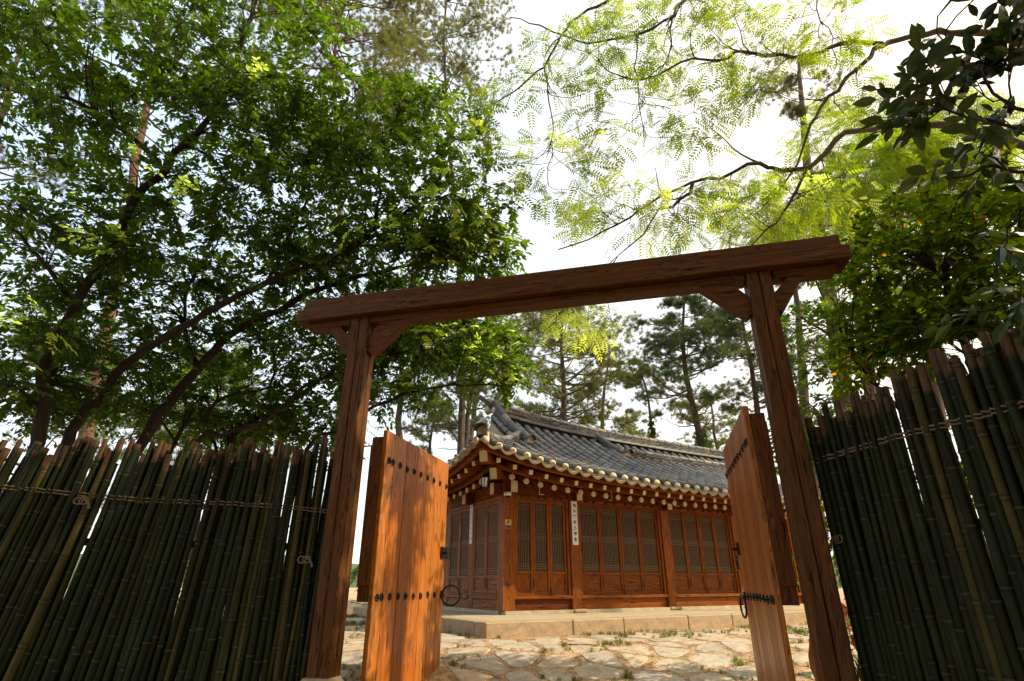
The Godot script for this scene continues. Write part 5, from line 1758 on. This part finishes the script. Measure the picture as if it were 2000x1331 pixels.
func build_right_trees() -> void:
	var pl := pinnate_leaf()
	var lo := {"singles": 300, "size": 0.2, "leaves": 5, "twig": 0.42, "per_branch": 4, "flat": 0.45, "droop": 0.4, "more": 1.7,  "vary": 0.22, "tumble": 0.3, "wobble": 0.03, "bare": 0.15, "leaf_name": "compound_leaf"}
	var t := thing("locust_tree", "locust tree with crooked grey limbs and feathery pale leaves overhead", "tree", Transform3D(Basis.IDENTITY, Vector3(8.2, 0, -5.3)), "locust trees right of the gate")
	tree(t, [
		[[Vector3(8.2, 0, -5.3), Vector3(8.1, 3, -5.4), Vector3(7.9, 6, -5.5), Vector3(7.5, 9, -5.6), Vector3(7.0, 11.5, -5.6)], 0.2, 0.07, "trunk"],
		[[Vector3(7.9, 6.4, -5.5), Vector3(7.13, 7.70, -5.50), Vector3(5.89, 7.85, -5.50), Vector3(5.20, 7.64, -5.50), Vector3(4.84, 7.26, -5.50), Vector3(4.33, 6.76, -5.60), Vector3(3.97, 6.31, -5.70), Vector3(3.75, 5.77, -5.80), Vector3(3.31, 5.19, -5.90)], 0.075, 0.008],
		[[Vector3(5.20, 7.64, -5.50), Vector3(4.79, 7.73, -5.50), Vector3(4.47, 7.59, -5.50), Vector3(4.08, 7.40, -5.50), Vector3(3.55, 7.44, -5.50), Vector3(3.21, 7.49, -5.50), Vector3(2.98, 7.36, -5.50), Vector3(2.47, 7.33, -5.50), Vector3(2.16, 7.19, -5.50), Vector3(1.75, 6.95, -5.50), Vector3(1.46, 7.00, -5.50), Vector3(1.22, 7.26, -5.50)], 0.034, 0.008],
		[[Vector3(7.9, 4.9, -5.5), Vector3(6.08, 5.98, -5.50), Vector3(5.26, 6.15, -5.50), Vector3(5.03, 6.23, -5.50), Vector3(4.54, 6.05, -5.50), Vector3(4.27, 5.98, -5.50), Vector3(3.73, 5.51, -5.60), Vector3(3.38, 5.48, -5.60), Vector3(3.25, 5.57, -5.60), Vector3(3.03, 5.59, -5.60), Vector3(2.65, 5.42, -5.70), Vector3(2.30, 5.38, -5.70), Vector3(1.76, 5.13, -5.80), Vector3(1.34, 4.83, -5.80), Vector3(0.95, 4.60, -5.80), Vector3(0.56, 4.44, -5.80)], 0.075, 0.007],
		[[Vector3(2.30, 5.38, -5.70), Vector3(2.13, 5.10, -5.70), Vector3(1.86, 5.02, -5.80), Vector3(1.61, 4.65, -5.80), Vector3(1.31, 4.35, -5.80)], 0.026, 0.006],
		[[Vector3(3.73, 5.51, -5.60), Vector3(3.45, 5.04, -5.70), Vector3(3.12, 4.66, -5.70), Vector3(2.81, 4.39, -5.80)], 0.026, 0.006],
		[[Vector3(7.1, 11, -5.6), Vector3(5.03, 10.92, -5.50), Vector3(3.30, 9.49, -5.50), Vector3(2.54, 8.55, -5.50), Vector3(2.31, 8.22, -5.50), Vector3(1.80, 7.86, -5.50), Vector3(1.08, 7.64, -5.50), Vector3(0.58, 7.90, -5.50), Vector3(0.00, 8.24, -5.50)], 0.06, 0.007],
		[[Vector3(3.30, 9.49, -5.50), Vector3(2.12, 8.97, -5.40), Vector3(1.39, 8.41, -5.40), Vector3(0.95, 8.07, -5.40), Vector3(0.58, 7.49, -5.40), Vector3(0.44, 7.10, -5.40), Vector3(0.00, 6.61, -5.40), Vector3(-0.31, 6.30, -5.40), Vector3(-0.66, 6.30, -5.40)], 0.036, 0.006],
		[[Vector3(0.44, 7.10, -5.40), Vector3(0.48, 6.43, -5.40), Vector3(0.50, 5.75, -5.40), Vector3(0.43, 5.07, -5.40)], 0.012, 0.005],
		[[Vector3(1.80, 7.86, -5.50), Vector3(1.67, 7.00, -5.50), Vector3(1.69, 6.54, -5.50), Vector3(1.70, 5.99, -5.50)], 0.013, 0.005],
		[[Vector3(2.31, 8.22, -5.50), Vector3(2.12, 7.29, -5.50), Vector3(1.82, 7.00, -5.50)], 0.015, 0.006],
		[[Vector3(4.87, 9.49, -5.50), Vector3(4.42, 8.33, -5.50), Vector3(4.51, 7.75, -5.50), Vector3(4.41, 7.10, -5.50)], 0.014, 0.005],
	], [[Vector3(2.40, 7.90, -5.50), Vector3(1.45, 0.65, 0.70), 58], [Vector3(0.77, 7.20, -5.50), Vector3(0.84, 0.70, 0.60), 22], [Vector3(1.81, 6.36, -5.50), Vector3(1.01, 0.54, 0.60), 26], [Vector3(3.40, 7.00, -5.50), Vector3(0.83, 0.49, 0.60), 20], [Vector3(0.78, 5.51, -5.60), Vector3(0.71, 0.58, 0.60), 24], [Vector3(1.73, 5.04, -5.70), Vector3(1.15, 0.45, 0.60), 26], [Vector3(-0.39, 6.17, -5.40), Vector3(0.39, 0.72, 0.50), 12], [Vector3(2.73, 4.96, -5.70), Vector3(0.89, 0.45, 0.60), 24], [Vector3(3.64, 5.04, -5.70), Vector3(0.70, 0.45, 0.60), 18], [Vector3(4.37, 7.90, -5.50), Vector3(0.80, 0.51, 0.60), 20], [Vector3(0.80, 3.68, -6.00), Vector3(0.49, 0.16, 0.50), 10], [Vector3(3.32, 9.61, -5.50), Vector3(3.32, 0.55, 0.80), 40], [Vector3(5.01, 6.83, -5.60), Vector3(0.84, 0.49, 0.60), 16]], M.bark_grey, pl, M.young_leaf, lo)
	var t2 := thing("locust_tree", "bright yellow green locust crown beyond the right end of the lintel", "tree", Transform3D(Basis.IDENTITY, Vector3(11.2, 0, -12.6)), "locust trees right of the gate")
	tree(t2, [
		[[Vector3(11.2, 0, -12.6), Vector3(11.0, 4, -12.5), Vector3(10.86, 10.16, -12.00), Vector3(10.42, 11.55, -12.00)], 0.14, 0.03, "trunk"],
		[[Vector3(11.20, 9.51, -12.00), Vector3(9.69, 9.35, -12.00), Vector3(8.46, 9.19, -12.00), Vector3(7.14, 9.19, -12.00)], 0.05, 0.01],
		[[Vector3(10.86, 10.16, -12.00), Vector3(12.51, 11.91, -12.00), Vector3(13.74, 13.44, -12.00)], 0.04, 0.01],
		[[Vector3(10.32, 11.19, -12.00), Vector3(8.99, 10.84, -12.00), Vector3(7.57, 10.00, -12.00)], 0.03, 0.01],
	], [[Vector3(8.00, 9.51, -12.00), Vector3(2.27, 0.93, 1.40), 60], [Vector3(12.00, 12.10, -12.00), Vector3(2.14, 1.14, 1.40), 100], [Vector3(6.46, 9.83, -12.00), Vector3(1.21, 1.21, 1.40), 24], [Vector3(10.09, 10.84, -12.00), Vector3(1.94, 0.97, 1.40), 70], [Vector3(12.05, 10.50, -12.00), Vector3(1.64, 0.96, 1.40), 60], [Vector3(9.23, 12.47, -12.00), Vector3(1.73, 0.72, 1.40), 24]], M.bark_grey, pl, M.young_leaf, lo.merged({"size": 0.32, "more": 3.2, "twig": 0.6, "per_branch": 9}, true))
	# broadleaf undergrowth right of the gate
	var lf: Mesh = M.leaf_mesh
	var s := thing("broadleaf_tree", "mid green tree with pale branches behind the right gate post", "tree", Transform3D(Basis.IDENTITY, flat(Vector3(4.65, 2.72, -6.80))), "leafy trees right of the gate")
	tree(s, [
		[[flat(Vector3(4.75, 2.72, -6.80)), Vector3(4.55, 3.06, -6.80), Vector3(4.44, 3.71, -6.80), Vector3(4.30, 4.32, -6.80), Vector3(4.25, 4.73, -6.80)], 0.06, 0.012, "trunk"],
		[[Vector3(4.45, 3.49, -6.80), Vector3(4.13, 3.86, -6.80), Vector3(3.89, 4.01, -6.80)], 0.025, 0.01],
		[[Vector3(4.55, 3.06, -6.80), Vector3(4.66, 3.74, -6.70), Vector3(4.87, 4.53, -6.60), Vector3(4.92, 5.28, -6.60)], 0.04, 0.01],
	], [[Vector3(4.06, 3.86, -6.80), Vector3(0.48, 0.62, 0.50), 70], [Vector3(3.87, 2.99, -6.80), Vector3(0.46, 0.53, 0.50), 60], [Vector3(4.65, 3.91, -6.60), Vector3(0.67, 0.74, 0.50), 100], [Vector3(4.67, 4.92, -6.70), Vector3(0.86, 0.43, 0.50), 70], [Vector3(3.46, 2.18, -6.70), Vector3(0.37, 0.43, 0.50), 50], [Vector3(3.93, 2.03, -6.60), Vector3(0.48, 0.73, 0.60), 100], [Vector3(3.65, 1.11, -6.50), Vector3(0.39, 0.51, 0.60), 80]], M.bark_red, lf, M.green_leaf, {"singles": 150, "more": 1.5, "size": 0.066, "leaves": 10, "twig": 0.4, "vary": 0.4})
	var gl := oval_leaf(0.46, 0.1, 0.1)
	var co := {"singles": 300, "size": 0.092, "leaves": 9, "twig": 0.34, "per_branch": 8, "flat": 0.3, "droop": 0.1, "vary": 0.45, "tumble": 0.7, "odd": 0.012, "odd_color": Color(9, 2.6, 0.5)}
	var c2 := thing("camellia", "dense glossy evergreen shrub filling the space above the right fence", "shrub", Transform3D(Basis.IDENTITY, Vector3(4.0, 0, -4.4)), "glossy evergreens behind the right fence")
	tree(c2, [
		[[Vector3(4.0, 0, -4.4), Vector3(3.95, 1.2, -4.4), Vector3(3.8, 2.2, -4.3), Vector3(3.7, 3.2, -4.2)], 0.06, 0.015, "trunk"],
		[[Vector3(3.95, 1.0, -4.4), Vector3(3.4, 1.9, -4.6), Vector3(3.1, 2.6, -4.7)], 0.035, 0.01],
		[[Vector3(3.9, 1.4, -4.4), Vector3(4.2, 2.2, -3.8), Vector3(4.3, 3.0, -3.4)], 0.035, 0.01],
		[[Vector3(3.95, 0.8, -4.4), Vector3(3.5, 1.5, -3.8), Vector3(3.4, 2.1, -3.3)], 0.03, 0.01],
	], [[Vector3(3.64, 3.15, -4.40), Vector3(0.69, 0.51, 0.60), 250], [Vector3(3.91, 3.37, -4.00), Vector3(0.52, 0.43, 0.60), 170], [Vector3(3.25, 2.58, -4.70), Vector3(0.33, 0.33, 0.50), 100], [Vector3(3.43, 2.51, -4.00), Vector3(0.56, 0.32, 0.60), 180], [Vector3(3.70, 3.85, -5.00), Vector3(0.27, 0.38, 0.50), 60], [Vector3(4.16, 3.85, -4.00), Vector3(0.50, 0.27, 0.50), 80], [Vector3(2.86, 1.26, -4.90), Vector3(0.13, 0.69, 0.40), 70], [Vector3(3.56, 2.54, -3.60), Vector3(0.30, 0.44, 0.50), 110], [Vector3(4.12, 4.09, -4.80), Vector3(0.58, 0.26, 0.50), 70], [Vector3(4.0, 1.2, -3.4), Vector3(0.9, 1.3, 1.8), 900]], M.bark, gl, M.hedge_leaf, co.merged({"more": 0.85, "size": 0.085}, true))
	var c1 := thing("camellia", "near evergreen branch with large dark leaves hanging into the top right", "shrub", Transform3D(Basis.IDENTITY, Vector3(3.5, 0, -2.0)), "glossy evergreens behind the right fence")
	tree(c1, [
		[[Vector3(3.5, 0, -2.0), Vector3(3.45, 1.5, -2.0), Vector3(3.2, 2.6, -2.0), Vector3(2.9, 3.4, -1.95)], 0.06, 0.014, "trunk"],
		[[Vector3(3.2, 2.6, -2.0), Vector3(2.43, 2.79, -2.00), Vector3(2.27, 2.94, -1.95), Vector3(2.10, 3.08, -1.90)], 0.014, 0.005],
		[[Vector3(3.3, 2.2, -2.0), Vector3(2.42, 2.51, -2.10), Vector3(2.24, 2.51, -2.10), Vector3(2.07, 2.44, -2.10)], 0.014, 0.005],
		[[Vector3(3.3, 2.3, -2.0), Vector3(2.39, 2.63, -2.00), Vector3(2.18, 2.73, -2.00), Vector3(2.02, 2.82, -2.00)], 0.014, 0.005],
		[[Vector3(3.4, 1.8, -2.0), Vector3(2.43, 1.98, -2.30), Vector3(2.31, 2.04, -2.30)], 0.012, 0.005],
	], [[Vector3(2.37, 3.11, -1.95), Vector3(0.15, 0.20, 0.30), 19], [Vector3(2.08, 2.86, -2.00), Vector3(0.15, 0.10, 0.25), 12], [Vector3(2.38, 2.71, -2.05), Vector3(0.12, 0.10, 0.30), 10], [Vector3(2.18, 3.34, -1.90), Vector3(0.18, 0.08, 0.25), 10], [Vector3(2.37, 2.29, -2.20), Vector3(0.10, 0.10, 0.30), 7], [Vector3(2.35, 1.90, -2.30), Vector3(0.07, 0.12, 0.25), 6], [Vector3(4.3, 3.4, -1.0), Vector3(0.9, 1.1, 0.9), 130]], M.bark, gl, M.gloss_leaf, co.merged({"size": 0.105, "leaves": 8, "twig": 0.28, "vary": 0.5, "odd": 0.015}, true))
	# trees that stand over and behind the viewer and keep the gate front in shade
	var so := {"size": 0.2, "leaves": 14, "twig": 0.7, "per_branch": 60}
	for e in [
		["tall tree right of the frame that shades the left fence", Vector3(8.8, 0, -2.6), Vector3(8.6, 9.6, -2.95), Vector3(2.8, 3.2, 1.9), 900],
		["tree over the path left of the viewer", Vector3(-4.6, 0, 1.6), Vector3(-4.4, 5.0, 0.9), Vector3(3.2, 3.4, 2.0), 1100],
		["tree over the path behind the viewer", Vector3(0.8, 0, 5.0), Vector3(0.4, 5.4, 3.6), Vector3(3.6, 4.2, 2.6), 1500],
		["tree over the path right of the viewer", Vector3(5.2, 0, 2.0), Vector3(4.9, 5.0, 0.9), Vector3(2.6, 3.4, 2.0), 1000],
		["tree arching over the path in front of the gate", Vector3(-6.4, 0, -1.0), Vector3(-1.0, 8.7, -1.3), Vector3(5.2, 1.6, 2.5), 1900],
		["tall tree farther back beyond the path", Vector3(-6.5, 0, 6.5), Vector3(-6.5, 5.0, 6.5), Vector3(4.0, 4.6, 3.0), 900],
		["tree with low branches beside the path end", Vector3(7.5, 0, 6.0), Vector3(7.5, 5.0, 6.0), Vector3(4.0, 4.6, 3.0), 900]]:
		var q := thing("broadleaf_tree", e[0], "tree", Transform3D(Basis.IDENTITY, e[1]), "trees over the path outside the gate")
		var c: Vector3 = e[2]
		var r: Vector3 = e[3]
		tree(q, [
			[[e[1], (e[1] as Vector3).lerp(flat(c), 0.3) + Vector3(0, c.y * 0.5, 0), c, c + Vector3(0.2, r.y * 0.7, 0.1)], 0.16, 0.03, "trunk"],
			[[flat(c).lerp(e[1], 0.4) + Vector3(0, c.y * 0.6, 0), c + Vector3(r.x * 0.6, 0, 0.2)], 0.06, 0.02],
			[[flat(c).lerp(e[1], 0.4) + Vector3(0, c.y * 0.65, 0), c + Vector3(-r.x * 0.6, 0.1, 0.2)], 0.06, 0.02],
			[[flat(c).lerp(e[1], 0.4) + Vector3(0, c.y * 0.7, 0), c + Vector3(0.1, 0.1, r.z * 0.6)], 0.05, 0.02],
			[[flat(c).lerp(e[1], 0.4) + Vector3(0, c.y * 0.7, 0), c + Vector3(0.1, 0.1, -r.z * 0.6)], 0.05, 0.02],
		], [[c, r, e[4]]], M.bark, lf, M.green_leaf, so)


func build_small() -> void:
	# low planting inside the right fence, seen between the canes and beside the post
	var so := MB.new()
	so.ball(Transform3D.IDENTITY, Vector3(0.12, 0.24, 0.12), 9, 12, 0.3, 5)
	tag(part("standing_stone", so.mesh(M.paver_b), self, Transform3D(Basis.IDENTITY, Vector3(2.52, 0.12, -5.15))), "small grey standing stone at the foot of the right gate post", "stone")
	for e in [[Vector3(2.62, 0, -4.75), 70, 0.42, Color(1.6, 1.25, 0.5), "yellowish sedge clump beside the right gate post"], [Vector3(2.95, 0, -4.55), 50, 0.3, Color(1.0, 1.2, 0.6), "green sedge clump behind the right fence"], [Vector3(-2.0, 0, -6.0), 60, 0.4, Color(1.2, 1.3, 0.5), "grass clump behind the left gate post"]]:
		var t := thing("sedge_clump", e[4], "plant", Transform3D(Basis.IDENTITY, e[0]), "clumps of sedge by the fences")
		var b := MB.new()
		for k in e[1]:
			var a := rng.randf() * TAU
			var l: float = e[2] * rng.randf_range(0.6, 1.1)
			var p := PackedVector3Array()
			var o := Vector3(rng.randf_range(-0.06, 0.06), 0, rng.randf_range(-0.06, 0.06))
			var d := Vector3(cos(a), 0, sin(a))
			var w := Vector3(-sin(a), 0, cos(a)) * 0.006
			b.col = (e[3] as Color) * rng.randf_range(0.7, 1.3)
			for q in 4:
				var u0 := q / 4.0
				var u1 := (q + 1) / 4.0
				var p0 := o + d * l * 0.7 * u0 * u0 + Vector3(0, l * (u0 - 0.45 * u0 * u0), 0)
				var p1 := o + d * l * 0.7 * u1 * u1 + Vector3(0, l * (u1 - 0.45 * u1 * u1), 0)
				b.face([p0 - w * (1.0 - u0 * 0.8), p0 + w * (1.0 - u0 * 0.8), p1 + w * (1.0 - u1 * 0.8), p1 - w * (1.0 - u1 * 0.8)], (d + Vector3.UP).normalized())
		part("blades", b.mesh(M.grass), t).set_meta("kind", "stuff")
	var az := thing("azalea", "low azalea with faded pink blossom behind the right fence", "shrub", Transform3D(Basis.IDENTITY, Vector3(3.1, 0, -5.0)))
	tree(az, [[[Vector3(3.1, 0, -5.0), Vector3(3.15, 0.3, -5.0), Vector3(3.2, 0.5, -5.0)], 0.02, 0.008, "stem"]], [[Vector3(3.1, 0.4, -5.0), Vector3(0.45, 0.32, 0.4), 80]], M.bark, oval_leaf(0.7, 0.2, 0.15), M.petal, {"size": 0.05, "leaves": 10, "twig": 0.16, "per_branch": 6, "vary": 0.4})
	var blue := MB.new()
	blue.lathe([Vector2(0.0, 0.0), Vector2(0.07, 0.0), Vector2(0.085, 0.14), Vector2(0.085, 0.16), Vector2(0.075, 0.16), Vector2(0.07, 0.12), Vector2(0.0, 0.12)], 16, Transform3D.IDENTITY)
	tag(part("flower_pot", blue.mesh(std(Color(0.02, 0.05, 0.45), 0.35)), self, Transform3D(Basis.IDENTITY, Vector3(3.42, 0.42, -5.6))), "small blue pot glimpsed between the right fence canes", "pot")
	var ps := MB.new()
	ps.ball(Transform3D.IDENTITY, Vector3(0.3, 0.28, 0.25), 8, 12, 0.3, 9)
	tag(part("pot_stone", ps.mesh(M.paver_c), self, Transform3D(Basis.IDENTITY, Vector3(3.42, 0.17, -5.6))), "boulder with the blue pot on it behind the right fence", "stone")
	# shrubs on the far side of the yard
	for e in [[Vector3(-5.2, 0, -11.5), 1.0, "round shrub at the far left of the yard"], [Vector3(-7.2, 0, -14.5), 1.3, "tall shrub near the pines at the left of the yard"], [Vector3(-3.6, 0, -17.0), 1.1, "shrub left of the house beyond the yard"], [Vector3(7.0, 0, -6.4), 1.0, "shrub at the right edge of the yard"]]:
		var t := thing("round_shrub", e[2], "shrub", Transform3D(Basis.IDENTITY, e[0]), "shrubs around the yard")
		var p: Vector3 = e[0]
		var r: float = e[1]
		tree(t, [[[p, p + Vector3(0.05, r * 0.5, 0), p + Vector3(0.1, r * 1.1, 0.05)], 0.04, 0.01, "stem"]], [[p + Vector3(0, r * 0.75, 0), Vector3(r, r * 0.75, r), 160]], M.bark, M.leaf_mesh, M.green_leaf, {"size": 0.08, "leaves": 10, "twig": 0.3, "per_branch": 10})


func _ready() -> void:
	rng.seed = 20240611
	var cam := Camera3D.new()
	cam.name = "camera"
	cam.position = EYE
	cam.rotation = Vector3(deg_to_rad(23.566), 0, 0)
	cam.fov = 62.86
	cam.near = 0.05
	cam.far = 600.0
	cam.current = true
	add_child(cam)
	var sky := ProceduralSkyMaterial.new()
	sky.sky_top_color = Color(0.72, 0.83, 0.95)
	sky.sky_horizon_color = Color(1.0, 0.985, 0.96)
	sky.sky_curve = 0.25
	sky.sky_energy_multiplier = 1.12
	sky.ground_bottom_color = Color(0.35, 0.32, 0.28)
	sky.ground_horizon_color = Color(0.7, 0.7, 0.68)
	sky.sun_angle_max = 110.0
	sky.sun_curve = 0.9
	var env := Environment.new()
	env.background_mode = Environment.BG_SKY
	env.sky = Sky.new()
	env.sky.sky_material = sky
	env.background_energy_multiplier = 1.0
	env.tonemap_mode = Environment.TONE_MAPPER_LINEAR
	env.tonemap_exposure = 1.22
	env.sdfgi_enabled = true
	env.ssao_enabled = true
	env.ssil_enabled = true
	var we := WorldEnvironment.new()
	we.name = "world_environment"
	we.environment = env
	add_child(we)
	var sun := DirectionalLight3D.new()
	sun.name = "sun"
	sun.light_color = Color(1.0, 0.93, 0.80)
	sun.light_energy = 1.6
	sun.light_angular_distance = 0.5
	sun.shadow_enabled = true
	add_child(sun)
	var az := deg_to_rad(93.0)
	var el := deg_to_rad(40.0)
	var to_sun := Vector3(sin(az) * cos(el), sin(el), -cos(az) * cos(el))
	sun.basis = Basis.looking_at(-to_sun, Vector3.UP)
	make_materials()
	M.leaf_mesh = oval_leaf()
	build_ground()
	build_house()
	build_gate()
	fence("long bamboo cane fence left of the gate", Vector3(-1.70, 0, -5.28), Vector3(-5.3, 0, -4.45), 1.89, 1.74, 1.30, 1.46, 0.005, 0.03, [[0.12, 0.92], [1.95, 1.36]], 0.24)
	fence("bamboo cane fence right of the gate, turning towards the viewer", Vector3(2.38, 0, -4.3), Vector3(2.98, 0, -1.5), 1.90, 2.02, 1.56, 1.58, 0.006, 0.031, [[0.05, 1.02]])
	build_pines()
	build_left_trees()
	build_right_trees()
	build_small()
